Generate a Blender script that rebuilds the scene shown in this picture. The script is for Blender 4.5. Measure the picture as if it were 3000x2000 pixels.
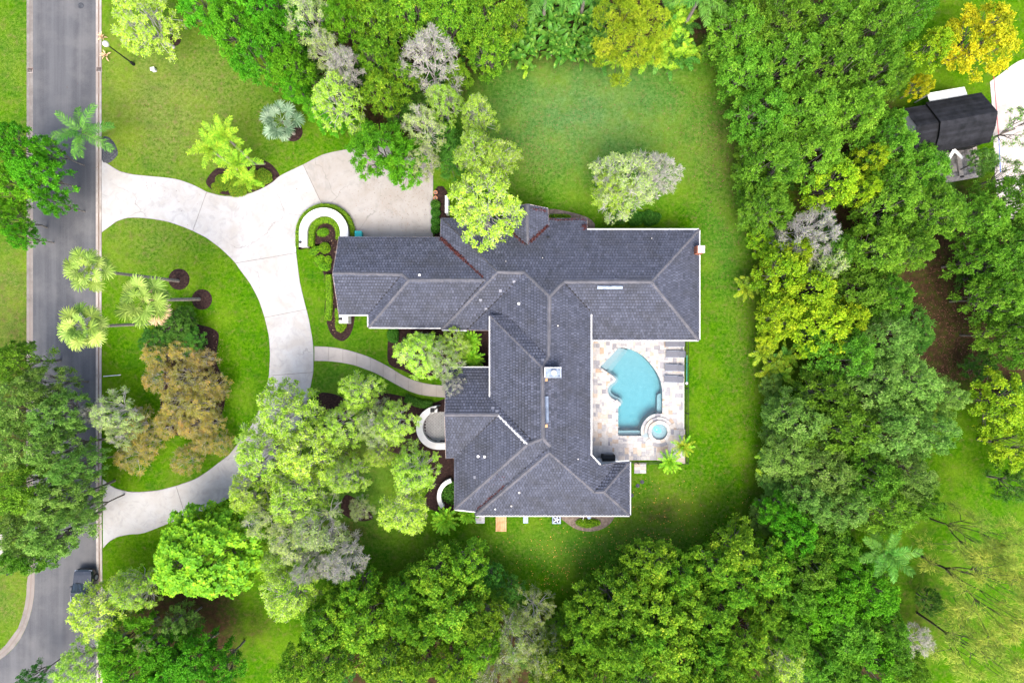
import bpy, bmesh, math, random
import numpy as np
from mathutils import Vector, Matrix
for o in list(bpy.data.objects): bpy.data.objects.remove(o, do_unlink=True)
SC = bpy.context.scene
COL = SC.collection
# ---------------------------------------------------------------- camera, sky, sun, exposure
ALT = 67.0                      # flying height of the drone, metres
PPM = 30.0                      # photograph pixels (3000 wide) per metre of ground
cd = bpy.data.cameras.new('camera'); cam = bpy.data.objects.new('camera', cd); COL.objects.link(cam)
cam.location = (0, 0, ALT); cam.rotation_euler = (0, 0, 0)
cd.sensor_width = 36; cd.lens = 36 * ALT / 100.0; cd.clip_end = 3000; cd.clip_start = .5
SC.camera = cam
SUN_EL, SUN_AZ = math.radians(60), math.radians(-12)
w = bpy.data.worlds.new('World'); SC.world = w; w.use_nodes = True
wn = w.node_tree.nodes; wl = w.node_tree.links
sky = wn.new('ShaderNodeTexSky'); sky.sky_type = 'NISHITA'; sky.sun_disc = False
sky.sun_elevation = SUN_EL; sky.sun_rotation = math.pi + SUN_AZ
sky.air_density = 1.0; sky.dust_density = 5.0; sky.ozone_density = 1.0
bg = wn['Background']; bg.inputs[1].default_value = 0.15
wl.new(sky.outputs[0], bg.inputs[0])
sd = bpy.data.lights.new('sun', 'SUN'); sd.energy = 1.2; sd.angle = math.radians(30); sd.color = (1, .95, .87)
sun = bpy.data.objects.new('sun', sd); COL.objects.link(sun)
sun.rotation_euler = (math.pi / 2 - SUN_EL, 0, SUN_AZ); sun.location = (0, -60, 90)
vs = SC.view_settings; vs.view_transform = 'Standard'; vs.look = 'None'; vs.gamma = 1; vs.exposure = 2.12
SC.render.engine = 'CYCLES'
SC.cycles.max_bounces = 7; SC.cycles.diffuse_bounces = 4; SC.cycles.transparent_max_bounces = 8
R = random.Random(7)

# ---------------------------------------------------------------- helpers
def P(px, py, z=0.0):
    k = (1 - z / ALT) / PPM
    return Vector(((px - 1500) * k, -(py - 1000) * k, z))
def G(pts, z=0.0): return [P(x, y, z) for x, y in pts]
def link(o, parent=None):
    COL.objects.link(o)
    if parent is not None: o.parent = parent
    return o
def tag(o, label=None, cat=None, group=None, kind=None):
    if label: o['label'] = label
    if cat: o['category'] = cat
    if group: o['group'] = group
    if kind: o['kind'] = kind
    return o
def thing(name, label, cat, loc=(0, 0, 0), rz=0, group=None):
    o = bpy.data.objects.new(name, None); o.empty_display_size = .3
    link(o); o.location = loc; o.rotation_euler = (0, 0, rz)
    return tag(o, label, cat, group)
def obj(name, me, parent=None, loc=None, rot=None, scale=None):
    o = bpy.data.objects.new(name, me); link(o, parent)
    if loc is not None: o.location = loc
    if rot is not None: o.rotation_euler = rot
    if scale is not None: o.scale = scale
    return o
def mesh_np(name, V, Q, mat=None, rnd=None, smooth=False):
    V = np.asarray(V, dtype='f4'); Q = np.asarray(Q, dtype='i4'); m, k = Q.shape
    me = bpy.data.meshes.new(name)
    me.vertices.add(len(V)); me.vertices.foreach_set('co', V.ravel())
    me.loops.add(m * k); me.loops.foreach_set('vertex_index', Q.ravel())
    me.polygons.add(m); me.polygons.foreach_set('loop_start', np.arange(0, m * k, k, dtype='i4'))
    me.update(calc_edges=True)
    if rnd is not None:
        a = me.attributes.new('rnd', 'FLOAT', 'FACE'); a.data.foreach_set('value', np.asarray(rnd, dtype='f4'))
    if smooth: me.polygons.foreach_set('use_smooth', np.ones(m, dtype=bool))
    if mat: me.materials.append(mat)
    return me
class MB:
    """collects shapes and links them as one mesh"""
    def __init__(s): s.v = []; s.f = []; s.r = []
    def add(s, vs, fs, r=0.0):
        b = len(s.v); s.v += [tuple(v) for v in vs]; s.f += [tuple(i + b for i in f) for f in fs]; s.r += [r] * len(fs)
    def box(s, x0, x1, y0, y1, z0, z1, M=None, taper=0, r=0.0):
        t = taper
        vs = [Vector(v) for v in ((x0,y0,z0),(x1,y0,z0),(x1,y1,z0),(x0,y1,z0),(x0+t,y0+t,z1),(x1-t,y0+t,z1),(x1-t,y1-t,z1),(x0+t,y1-t,z1))]
        if M: vs = [M @ v for v in vs]
        s.add(vs, [(3,2,1,0),(4,5,6,7),(0,1,5,4),(1,2,6,5),(2,3,7,6),(3,0,4,7)], r)
        return s
    def bar(s, a, b, wd, up=(0,0,1), ht=None, r=0.0):
        a = Vector(a); b = Vector(b); d = (b - a); L = d.length; d = d / L; ht = ht or wd
        u = Vector(up); x = d.cross(u)
        if x.length < 1e-4: x = d.cross(Vector((1,0,0)))
        x.normalize(); y = x.cross(d)
        vs = []
        for p in (a, b):
            for sx, sy in ((-1,-1),(1,-1),(1,1),(-1,1)): vs.append(p + x*sx*wd/2 + y*sy*ht/2)
        s.add(vs, [(0,1,2,3),(7,6,5,4),(0,4,5,1),(1,5,6,2),(2,6,7,3),(3,7,4,0)], r); return s
    def cyl(s, c, r0, r1, z0, z1, n=16, cap=True, M=None, r=0.0):
        vs = []
        for z, rr in ((z0, r0), (z1, r1)):
            for i in range(n):
                a = 2*math.pi*i/n; vs.append(Vector((c[0]+rr*math.cos(a), c[1]+rr*math.sin(a), z)))
        if M: vs = [M @ v for v in vs]
        fs = [(i, (i+1)%n, n+(i+1)%n, n+i) for i in range(n)]
        if cap: fs += [tuple(range(n-1,-1,-1)), tuple(range(n, 2*n))]
        s.add(vs, fs, r); return s
    def lathe(s, c, prof, n=16, M=None, r=0.0):
        vs = []
        for rr, z in prof:
            for i in range(n):
                a = 2*math.pi*i/n; vs.append(Vector((c[0]+rr*math.cos(a), c[1]+rr*math.sin(a), z)))
        if M: vs = [M @ v for v in vs]
        fs = []
        for k in range(len(prof)-1):
            fs += [(k*n+i, k*n+(i+1)%n, (k+1)*n+(i+1)%n, (k+1)*n+i) for i in range(n)]
        fs.append(tuple(range((len(prof)-1)*n, len(prof)*n)))
        s.add(vs, fs, r); return s
    def prism(s, pts, z0, z1, r=0.0):
        """extruded outline; pts are x,y (any z ignored)"""
        pts = [(p[0], p[1]) for p in pts]
        if sum(pts[i-1][0]*pts[i][1]-pts[i][0]*pts[i-1][1] for i in range(len(pts))) < 0: pts = pts[::-1]
        n = len(pts)
        vs = [(x, y, z0) for x, y in pts] + [(x, y, z1) for x, y in pts]
        s.add(vs, [tuple(range(n-1,-1,-1)), tuple(range(n, 2*n))] + [(i,(i+1)%n,n+(i+1)%n,n+i) for i in range(n)], r); return s
    def sheet(s, pts, z, r=0.0):
        pts = [(p[0], p[1]) for p in pts]
        if sum(pts[i-1][0]*pts[i][1]-pts[i][0]*pts[i-1][1] for i in range(len(pts))) < 0: pts = pts[::-1]
        s.add([(x, y, z) for x, y in pts], [tuple(range(len(pts)))], r); return s
    def mesh(s, name, mat, smooth=False):
        me = bpy.data.meshes.new(name); me.from_pydata(s.v, [], s.f); me.update()
        a = me.attributes.new('rnd', 'FLOAT', 'FACE'); a.data.foreach_set('value', np.array(s.r, dtype='f4'))
        if smooth: me.polygons.foreach_set('use_smooth', np.ones(len(me.polygons), dtype=bool))
        if mat: me.materials.append(mat)
        return me
    def build(s, name, mat, parent=None, smooth=False, bevel=0, loc=None):
        o = obj(name, s.mesh(name, mat, smooth), parent, loc)
        if bevel:
            b = o.modifiers.new('bevel', 'BEVEL'); b.width = bevel; b.segments = 2; b.limit_method = 'ANGLE'
        return o
def spline(pts, n=6, closed=False):
    out = []; m = len(pts)
    for i in range(m if closed else m-1):
        if closed: p0, p1, p2, p3 = pts[i-1], pts[i], pts[(i+1)%m], pts[(i+2)%m]
        else: p0, p1, p2, p3 = pts[max(i-1,0)], pts[i], pts[i+1], pts[min(i+2,m-1)]
        for k in range(n):
            t = k/n
            out.append(tuple(.5*((2*p1[c])+(-p0[c]+p2[c])*t+(2*p0[c]-5*p1[c]+4*p2[c]-p3[c])*t*t+(-p0[c]+3*p1[c]-3*p2[c]+p3[c])*t**3) for c in range(len(p1))))
    if not closed: out.append(tuple(pts[-1]))
    return out
def resample(pts, n):
    pts = [np.array(p, float) for p in pts]; d = [0]
    for a, b in zip(pts, pts[1:]): d.append(d[-1] + np.linalg.norm(b - a))
    out = []
    for t in np.linspace(0, d[-1], n):
        i = min(max(np.searchsorted(d, t) - 1, 0), len(pts) - 2)
        f = (t - d[i]) / max(d[i+1] - d[i], 1e-9); out.append(tuple(pts[i] + (pts[i+1] - pts[i]) * f))
    return out
def arc(cx, cy, r, a0, a1, n=24):
    """pixel-frame arc, angles in degrees, 0 = right, 90 = down"""
    return [(cx + r*math.cos(math.radians(a0+(a1-a0)*i/n)), cy + r*math.sin(math.radians(a0+(a1-a0)*i/n))) for i in range(n+1)]

# ---------------------------------------------------------------- materials
def newmat(name):
    m = bpy.data.materials.new(name); m.use_nodes = True
    nt = m.node_tree; return m, nt, nt.nodes['Principled BSDF']
def nd(nt, t, **kw):
    n = nt.nodes.new('ShaderNode' + t)
    for k, v in kw.items():
        if k[0] == 'i' and k[1:].isdigit(): n.inputs[int(k[1:])].default_value = v
        else: setattr(n, k, v)
    return n
def ramp(nt, fac, stops):
    r = nd(nt, 'ValToRGB'); e = r.color_ramp.elements
    while len(e) < len(stops): e.new(.5)
    for el, (p, c) in zip(e, stops): el.position = p; el.color = (*c, 1)
    nt.links.new(fac, r.inputs[0]); return r.outputs[0]
def noise(nt, scale, detail=4, rough=.6, coord=None, dist=0):
    n = nd(nt, 'TexNoise'); n.inputs['Scale'].default_value = scale; n.inputs['Detail'].default_value = detail
    n.inputs['Roughness'].default_value = rough; n.inputs['Distortion'].default_value = dist
    if coord is None:
        tc = nt.nodes.get('TC') or nd(nt, 'TexCoord', name='TC'); coord = tc.outputs['Object']
    nt.links.new(coord, n.inputs['Vector']); return n.outputs['Fac']
def mix(nt, fac, a, b, mode='MIX'):
    n = nd(nt, 'Mix', data_type='RGBA', blend_type=mode)
    for s, v in ((n.inputs[0], fac), (n.inputs[6], a), (n.inputs[7], b)):
        if hasattr(v, 'links'): nt.links.new(v, s)
        else: s.default_value = v if not isinstance(v, tuple) else (*v, 1)
    return n.outputs[2]
def math_(nt, op, a, b=None):
    n = nd(nt, 'Math', operation=op)
    for s, v in zip(n.inputs, (a, b)):
        if v is None: continue
        if hasattr(v, 'links'): nt.links.new(v, s)
        else: s.default_value = v
    return n.outputs[0]
def bump(nt, bsdf, h, strength=.3, dist=.02):
    b = nd(nt, 'Bump'); b.inputs['Strength'].default_value = strength; b.inputs['Distance'].default_value = dist
    nt.links.new(h, b.inputs['Height']); nt.links.new(b.outputs[0], bsdf.inputs['Normal'])
HARD = .74          # the place is exposed for its greenery; hard surfaces keep modest base colours
def hard(nt, c, k=1.0): return mix(nt, 1.0, c, (HARD*k,)*3, 'MULTIPLY')
def pm(name, c1, c2, scale=3, rough=.75, bmp=0, metal=0, spec=.1, lo=.35, hi=.65, world=False, objrnd=0):
    m, nt, b = newmat(name); c1 = tuple(HARD*x for x in c1); c2 = tuple(HARD*x for x in c2)
    co = None
    if world: co = nd(nt, 'NewGeometry').outputs['Position']
    f = noise(nt, scale, 6, .65, co)
    c = ramp(nt, f, [(lo, c1), (hi, c2)])
    if objrnd:
        oi = nd(nt, 'ObjectInfo'); hs = nd(nt, 'HueSaturation')
        v = math_(nt, 'MULTIPLY_ADD', oi.outputs['Random'], objrnd*2); v.node.inputs[2].default_value = 1-objrnd
        nt.links.new(v, hs.inputs['Value']); nt.links.new(c, hs.inputs['Color']); c = hs.outputs[0]
    nt.links.new(c, b.inputs['Base Color'])
    b.inputs['Roughness'].default_value = rough; b.inputs['Metallic'].default_value = metal; b.inputs['Specular IOR Level'].default_value = spec
    if bmp: bump(nt, b, f, bmp)
    return m
LEAFGAIN = {'palm_leaflets':1.15,'silver_palm_blades':.75,'fallen_brown_leaves':.8,'red_brown_roof_debris':.7,'golden_palm_leaflets':.95,'dry_tan_leaves':.9,'fallen_orange_leaves':1.0,'dark_leaves':1.4,'fan_palm_blades':.88}
def leafmat(name, stops, trans=.45, objv=.18, rough=.45, hue=.012):
    """colour by leaf (rnd attribute), a little by tree; part of the light passes through"""
    m, nt, b = newmat(name)
    k = 1.12*LEAFGAIN.get(name, 1.0); stops = [(p, tuple(min(.68, x*k) for x in c)) for p, c in stops]
    at = nd(nt, 'Attribute', attribute_name='rnd')
    c = ramp(nt, at.outputs['Fac'], stops)
    oi = nd(nt, 'ObjectInfo'); hs = nd(nt, 'HueSaturation')
    v = math_(nt, 'MULTIPLY_ADD', oi.outputs['Random'], 2*objv); v.node.inputs[2].default_value = 1-objv
    fr = math_(nt, 'FRACT', math_(nt, 'MULTIPLY', oi.outputs['Random'], 7.31))
    h = math_(nt, 'MULTIPLY_ADD', fr, 2*hue); h.node.inputs[2].default_value = .5-hue
    nt.links.new(v, hs.inputs['Value']); nt.links.new(h, hs.inputs['Hue']); nt.links.new(c, hs.inputs['Color'])
    c = hs.outputs[0]
    nt.links.new(c, b.inputs['Base Color']); b.inputs['Roughness'].default_value = rough; b.inputs['Specular IOR Level'].default_value = .10
    tr = nd(nt, 'BsdfTranslucent'); nt.links.new(c, tr.inputs[0])
    ms = nd(nt, 'MixShader'); ms.inputs[0].default_value = trans
    nt.links.new(b.outputs[0], ms.inputs[1]); nt.links.new(tr.outputs[0], ms.inputs[2])
    nt.links.new(ms.outputs[0], nt.nodes['Material Output'].inputs[0])
    return m
M = {}
M['asphalt'] = None
def mat_asphalt():
    m, nt, b = newmat('asphalt')
    co = nd(nt, 'NewGeometry').outputs['Position']
    f = noise(nt, 22, 3, .8, co); g = noise(nt, .35, 4, .6, co)
    mp = nd(nt, 'Mapping'); mp.inputs['Scale'].default_value = (1.1, .03, 1); nt.links.new(co, mp.inputs[0])
    s = noise(nt, 1, 3, .6, mp.outputs[0])
    c = ramp(nt, f, [(.3, (.032,.033,.037)), (.7, (.070,.072,.079))])
    c = mix(nt, math_(nt, 'MULTIPLY', ramp(nt, s, [(.4,(0,0,0)),(.62,(1,1,1))]), .35), c, (.115,.117,.122))
    c = mix(nt, math_(nt, 'MULTIPLY', ramp(nt, g, [(.45,(0,0,0)),(.7,(1,1,1))]), .45), c, (.125,.122,.12))
    c = hard(nt, c, 1.05); nt.links.new(c, b.inputs['Base Color']); b.inputs['Roughness'].default_value = .85; b.inputs['Specular IOR Level'].default_value = .3
    bump(nt, b, f, .5, .01); return m
M['asphalt'] = mat_asphalt()
def mat_concrete(name, base, warm, grey, cracks=True):
    m, nt, b = newmat(name)
    co = nd(nt, 'NewGeometry').outputs['Position']
    f = noise(nt, .45, 6, .62, co, .6); g = noise(nt, .9, 5, .65, co, 1.5); s = noise(nt, 30, 2, .7, co)
    c = mix(nt, ramp(nt, f, [(.40,(0,0,0)),(.68,(1,1,1))]), base, warm)
    c = mix(nt, math_(nt, 'MULTIPLY', ramp(nt, g, [(.50,(0,0,0)),(.74,(1,1,1))]), .45), c, grey)
    c = mix(nt, .25, c, ramp(nt, s, [(.3,(.35,.34,.32)),(.7,(.9,.9,.88))]), 'MULTIPLY')
    if cracks:
        wv = nd(nt, 'TexNoise'); wv.inputs['Scale'].default_value = .8; wv.inputs['Detail'].default_value = 5
        nt.links.new(co, wv.inputs[0])
        ad = nd(nt, 'VectorMath', operation='MULTIPLY_ADD'); nt.links.new(wv.outputs['Color'], ad.inputs[0]); ad.inputs[1].default_value = (1.6,1.6,0); nt.links.new(co, ad.inputs[2])
        vo = nd(nt, 'TexVoronoi', feature='DISTANCE_TO_EDGE', voronoi_dimensions='2D'); vo.inputs['Scale'].default_value = .17; nt.links.new(ad.outputs[0], vo.inputs[0])
        k = ramp(nt, vo.outputs['Distance'], [(.0025,(1,1,1)),(.006,(0,0,0))])
        k = math_(nt, 'MULTIPLY', k, ramp(nt, noise(nt, .13, 2, .5, co), [(.5,(0,0,0)),(.56,(1,1,1))]))
        c = mix(nt, math_(nt, 'MULTIPLY', k, .6), c, (.12,.11,.1))
    c = hard(nt, c); nt.links.new(c, b.inputs['Base Color']); b.inputs['Roughness'].default_value = .8; b.inputs['Specular IOR Level'].default_value = .25
    bump(nt, b, s, .15, .006); return m
M['drive'] = mat_concrete('driveway_concrete', (.36,.36,.357), (.315,.30,.282), (.17,.17,.18))
M['court'] = mat_concrete('court_concrete', (.30,.287,.272), (.255,.232,.208), (.165,.16,.155))
M['walk'] = mat_concrete('path_concrete', (.345,.32,.295), (.29,.26,.235), (.215,.205,.2), False)
M['joint'] = pm('joint_dirt', (.10,.09,.08), (.2,.18,.16), 4)
M['gutter'] = None
def mat_gutter(name='gutter_concrete', k=1.0):
    m, nt, b = newmat(name)
    co = nd(nt, 'NewGeometry').outputs['Position']; at = nd(nt, 'Attribute', attribute_name='rnd')
    g = noise(nt, 1.1, 5, .7, co); g2 = noise(nt, .16, 3, .6, co)
    c = ramp(nt, g, [(.3,(.2*k,.17*k,.145*k)),(.6,(.34*k,.31*k,.28*k)),(.8,(.42*k,.39*k,.36*k))])
    c = mix(nt, math_(nt, 'MULTIPLY', ramp(nt, g2, [(.42,(0,0,0)),(.6,(1,1,1))]), .7), c, (.17,.14,.12))
    c = mix(nt, math_(nt, 'MULTIPLY', at.outputs['Fac'], ramp(nt, g, [(.3,(.35,.35,.35)),(.55,(1,1,1))])), c, (.10,.055,.03))
    c = hard(nt, c); nt.links.new(c, b.inputs['Base Color']); b.inputs['Roughness'].default_value = .8; bump(nt, b, g, .2); return m
M['gutter'] = mat_gutter(); M['gutter2'] = mat_gutter('old_gutter_concrete', .45)
def mat_lawn():
    m, nt, b = newmat('lawn_grass')
    co = nd(nt, 'NewGeometry').outputs['Position']
    zn = nd(nt, 'Attribute', attribute_name='zone'); sp = nd(nt, 'SeparateColor'); nt.links.new(zn.outputs['Color'], sp.inputs[0])
    fine = noise(nt, 3.2, 6, .85, co); med = noise(nt, 1.6, 5, .7, co); big = noise(nt, .22, 5, .62, co)
    lush = ramp(nt, fine, [(.32,(.010,.045,.001)),(.5,(.044,.132,.002)),(.68,(.10,.21,.005))])
    cool = ramp(nt, fine, [(.32,(.022,.075,.014)),(.5,(.072,.152,.042)),(.68,(.15,.235,.095))])
    dry = ramp(nt, fine, [(.32,(.045,.058,.011)),(.5,(.12,.155,.033)),(.68,(.21,.225,.07))])
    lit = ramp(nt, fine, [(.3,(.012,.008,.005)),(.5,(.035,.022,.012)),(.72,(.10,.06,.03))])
    def fac(ch, w, s):
        x = math_(nt, 'ADD', ch, math_(nt, 'MULTIPLY', math_(nt, 'SUBTRACT', w, .5), s)); x.node.use_clamp = True; return x
    c = mix(nt, fac(sp.outputs[1], big, .5), lush, cool)
    c = mix(nt, fac(sp.outputs[0], med, 1.3), c, dry)
    pat = ramp(nt, med, [(.56,(0,0,0)),(.74,(1,1,1))])
    br = math_(nt, 'MULTIPLY', pat, math_(nt, 'ADD', .22, math_(nt, 'MULTIPLY', sp.outputs[0], .5)))
    c = mix(nt, br, c, (.17,.13,.06))
    dk = ramp(nt, noise(nt, .55, 5, .7, co), [(.5,(0,0,0)),(.72,(1,1,1))])
    c = mix(nt, math_(nt, 'MULTIPLY', dk, .5), c, (.022,.085,.008))
    yl = ramp(nt, big, [(.45,(0,0,0)),(.7,(1,1,1))])
    c = mix(nt, math_(nt, 'MULTIPLY', yl, .35), c, (.17,.24,.01))
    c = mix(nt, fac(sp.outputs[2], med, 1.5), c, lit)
    c = hard(nt, c, .92); nt.links.new(c, b.inputs['Base Color']); b.inputs['Roughness'].default_value = .95; b.inputs['Specular IOR Level'].default_value = 0
    bump(nt, b, fine, .8, .06); return m
M['lawn'] = mat_lawn()
def mat_mulch():
    m, nt, b = newmat('mulch')
    co = nd(nt, 'NewGeometry').outputs['Position']
    vo = nd(nt, 'TexVoronoi'); vo.inputs['Scale'].default_value = 9; nt.links.new(co, vo.inputs[0])
    f = noise(nt, 6, 5, .75, co)
    c = ramp(nt, f, [(.3,(.012,.008,.008)),(.55,(.032,.019,.017)),(.75,(.075,.045,.036))])
    c = mix(nt, math_(nt, 'MULTIPLY', ramp(nt, vo.outputs['Distance'], [(.06,(1,1,1)),(.12,(0,0,0))]), .5), c, (.30,.19,.13))
    c = hard(nt, c); nt.links.new(c, b.inputs['Base Color']); b.inputs['Roughness'].default_value = .95; b.inputs['Specular IOR Level'].default_value = .03; bump(nt, b, f, 1, .06); return m
M['mulch'] = mat_mulch()
def mat_tile(name, single):
    m, nt, b = newmat(name)
    co = nd(nt, 'NewGeometry').outputs['Position']
    if single: f = nd(nt, 'ObjectInfo').outputs['Random']
    else: f = nd(nt, 'Attribute', attribute_name='rnd').outputs['Fac']
    c = ramp(nt, f, [(0,(.050,.057,.080)),(.5,(.076,.085,.120)),(1,(.105,.115,.158))])
    g = noise(nt, .5, 5, .65, co); s = noise(nt, 14, 3, .7, co)
    c = mix(nt, math_(nt, 'MULTIPLY', ramp(nt, g, [(.46,(0,0,0)),(.68,(1,1,1))]), .6), c, (.05,.053,.062))
    c = mix(nt, .4, c, ramp(nt, s, [(.3,(.5,.5,.5)),(.7,(1.1,1.1,1.1))]), 'MULTIPLY')
    c = hard(nt, c, .78); nt.links.new(c, b.inputs['Base Color']); b.inputs['Roughness'].default_value = .7; b.inputs['Specular IOR Level'].default_value = .15
    bump(nt, b, s, .3, .01); return m
M['tile'] = mat_tile('roof_tile', False); M['tile1'] = mat_tile('roof_tile_single', True)
M['under'] = pm('roof_underlay', (.012,.012,.013), (.022,.021,.022), 2)
M['cap'] = pm('ridge_cap_tile', (.072,.073,.084), (.112,.11,.122), 1.2, .7, .2, world=True)
M['caplight'] = pm('ridge_cap_bleached', (.25,.25,.26), (.6,.6,.6), 2, .7, .2, world=True)
M['paletile'] = pm('replacement_tile', (.15,.155,.185), (.19,.195,.225), 4, .6)
M['white'] = pm('white_paint', (.46,.46,.455), (.62,.62,.61), 1.2, .55, lo=.25, hi=.6)
M['stucco'] = pm('white_stucco', (.48,.48,.475), (.62,.62,.61), 1.5, .8, .1, lo=.25, hi=.6)
M['brownfascia'] = pm('weathered_fascia', (.14,.09,.07), (.36,.32,.30), 1.5, .7)
M['brick'] = pm('chimney_brick', (.22,.075,.045), (.33,.13,.08), 7, .85, .3)
M['capstone'] = pm('cap_concrete', (.42,.40,.38), (.58,.55,.52), 3, .85, .2)
M['metal'] = pm('grey_metal', (.16,.19,.24), (.30,.34,.40), 3, .4, .05, .5)
M['bluemetal'] = pm('blue_grey_metal', (.12,.15,.21), (.22,.27,.36), 3, .45, 0, .4)
M['black'] = pm('black_metal', (.010,.011,.012), (.022,.023,.025), 3, .5)
M['darkfabric'] = pm('grey_sling_fabric', (.105,.11,.13), (.135,.14,.165), 14, .8, .1)
M['glass'] = pm('window_glass', (.02,.03,.04), (.03,.045,.055), 1, .06, spec=.8)
M['bark'] = pm('grey_bark', (.11,.095,.08), (.24,.215,.19), 5, .9, .5)
M['twig'] = pm('pale_twig_bark', (.34,.32,.30), (.58,.55,.52), 6, .9, .2)
M['darkbark'] = pm('brown_bark', (.055,.042,.035), (.13,.10,.085), 5, .9, .5)
M['palmtrunk'] = pm('palm_trunk_bark', (.15,.125,.105), (.30,.265,.235), 7, .9, .5)
M['gravel'] = pm('black_rock', (.018,.02,.024), (.075,.08,.09), 9, .7, .9)
M['soil'] = pm('bare_soil', (.10,.075,.06), (.2,.16,.13), 4, .95, .4)
M['wood'] = pm('tan_timber', (.40,.22,.10), (.56,.36,.20), 2.5, .7, .1)
M['green_pole'] = pm('teal_pole', (.02,.16,.14), (.03,.22,.19), 2, .35)
M['terracotta'] = pm('terracotta', (.42,.17,.09), (.5,.23,.13), 4, .8)
M['teal'] = pm('teal_plastic', (.02,.30,.30), (.03,.36,.35), 2, .4)
M['shedroof'] = pm('black_shingle', (.008,.009,.011), (.020,.021,.026), 1.5, .8, .4, world=True, objrnd=.3)
M['shedwall'] = pm('pale_blue_siding', (.40,.43,.50), (.50,.53,.60), 2, .7)
M['sand'] = pm('pale_court_slab', (.34,.31,.28), (.46,.42,.385), 1.2, .9, .2, lo=.3, hi=.6)
M['oldstone'] = pm('weathered_stone', (.10,.095,.085), (.34,.31,.28), 2.2, .9, .4)
M['paleedge'] = pm('pale_stone_edge', (.34,.29,.24), (.50,.44,.38), 3, .9, .3)
M['redline'] = pm('red_line_paint', (.40,.06,.07), (.5,.1,.1), 4, .8)
M['blueline'] = pm('blue_line_paint', (.06,.12,.38), (.1,.18,.48), 4, .8)
# leaves ------------------------------------------------------------
M['L_oak'] = leafmat('oak_leaves', [(0,(.030,.10,.008)),(.4,(.085,.215,.014)),(.75,(.155,.32,.022)),(1,(.29,.42,.045))])
M['L_oakpale'] = leafmat('pale_oak_leaves', [(0,(.045,.115,.018)),(.4,(.115,.24,.034)),(.75,(.20,.35,.062)),(1,(.36,.48,.15))])
M['L_ficus'] = leafmat('glossy_green_leaves', [(0,(.022,.11,.005)),(.4,(.065,.24,.008)),(.8,(.14,.37,.015)),(1,(.28,.46,.03))])
M['L_lime'] = leafmat('lime_needles', [(0,(.09,.20,.012)),(.35,(.22,.39,.025)),(.75,(.36,.51,.06)),(1,(.54,.58,.22))], .35)
M['L_pale'] = leafmat('pale_lime_needles', [(0,(.11,.19,.04)),(.4,(.23,.34,.075)),(.8,(.40,.49,.15)),(1,(.54,.54,.3))], .35)
M['L_yellow'] = leafmat('yellow_green_leaves', [(0,(.05,.13,.006)),(.4,(.16,.30,.010)),(.75,(.32,.44,.015)),(1,(.50,.50,.03))])
M['L_gold'] = leafmat('golden_leaves', [(0,(.08,.13,.005)),(.35,(.26,.31,.008)),(.75,(.52,.48,.012)),(1,(.62,.50,.015))])
M['L_grape'] = leafmat('large_waxy_leaves', [(0,(.03,.11,.005)),(.4,(.09,.23,.008)),(.75,(.20,.35,.012)),(1,(.38,.44,.02))], .3)
M['L_tip'] = leafmat('green_leaves_yellow_tips', [(0,(.032,.115,.007)),(.4,(.095,.23,.012)),(.75,(.20,.35,.018)),(1,(.40,.46,.035))])
M['L_rust'] = leafmat('rusty_leaves', [(0,(.07,.09,.016)),(.35,(.20,.21,.03)),(.7,(.38,.30,.055)),(.9,(.46,.24,.06)),(1,(.48,.15,.06))])
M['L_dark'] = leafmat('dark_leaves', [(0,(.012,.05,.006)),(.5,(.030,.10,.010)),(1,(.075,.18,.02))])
M['L_olive'] = leafmat('olive_feathery_leaves', [(0,(.06,.10,.018)),(.5,(.145,.215,.04)),(1,(.32,.36,.10))])
M['L_pine'] = leafmat('pine_needles', [(0,(.08,.16,.010)),(.4,(.22,.34,.015)),(.8,(.44,.50,.03)),(1,(.56,.55,.06))])
M['L_casu'] = leafmat('casuarina_needles', [(0,(.10,.15,.02)),(.5,(.24,.31,.04)),(.85,(.42,.44,.06)),(1,(.54,.48,.10))], .4)
M['L_hedge'] = leafmat('clipped_hedge_leaves', [(0,(.05,.15,.008)),(.5,(.14,.31,.012)),(1,(.30,.46,.022))])
M['L_ground'] = leafmat('mixed_ground_cover', [(0,(.03,.10,.008)),(.45,(.12,.25,.014)),(.8,(.28,.36,.025)),(1,(.36,.16,.04))])
M['L_palm'] = leafmat('palm_leaflets', [(0,(.015,.065,.008)),(.5,(.035,.12,.014)),(1,(.09,.21,.03))], .25, rough=.35)
M['L_areca'] = leafmat('yellow_green_palm_leaflets', [(0,(.05,.15,.009)),(.5,(.14,.31,.015)),(1,(.34,.44,.03))], .3)
M['L_fan'] = leafmat('fan_palm_blades', [(0,(.07,.13,.02)),(.5,(.17,.27,.04)),(1,(.32,.40,.10))], .35)
M['L_silver'] = leafmat('silver_palm_blades', [(0,(.06,.12,.06)),(.5,(.13,.21,.12)),(1,(.27,.36,.24))], .25)
M['L_cycad'] = leafmat('cycad_leaflets', [(0,(.03,.14,.007)),(.5,(.11,.32,.012)),(1,(.34,.50,.03))], .3)
M['L_gpalm'] = leafmat('golden_palm_leaflets', [(0,(.05,.12,.008)),(.4,(.15,.24,.012)),(.8,(.34,.38,.02)),(1,(.5,.40,.03))], .3)
M['L_paddle'] = leafmat('paddle_leaves', [(0,(.022,.085,.008)),(.5,(.055,.155,.016)),(.92,(.14,.24,.03)),(1,(.38,.2,.02))], .3, rough=.35)
M['L_dry'] = leafmat('dry_tan_leaves', [(0,(.22,.12,.06)),(.5,(.45,.30,.17)),(1,(.6,.44,.28))], .2)
M['L_fallen'] = leafmat('fallen_orange_leaves', [(0,(.16,.06,.02)),(.5,(.38,.17,.04)),(1,(.6,.36,.08))], .1)
M['L_brown'] = leafmat('fallen_brown_leaves', [(0,(.05,.02,.012)),(.5,(.11,.045,.03)),(1,(.22,.11,.07))], .1)
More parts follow.
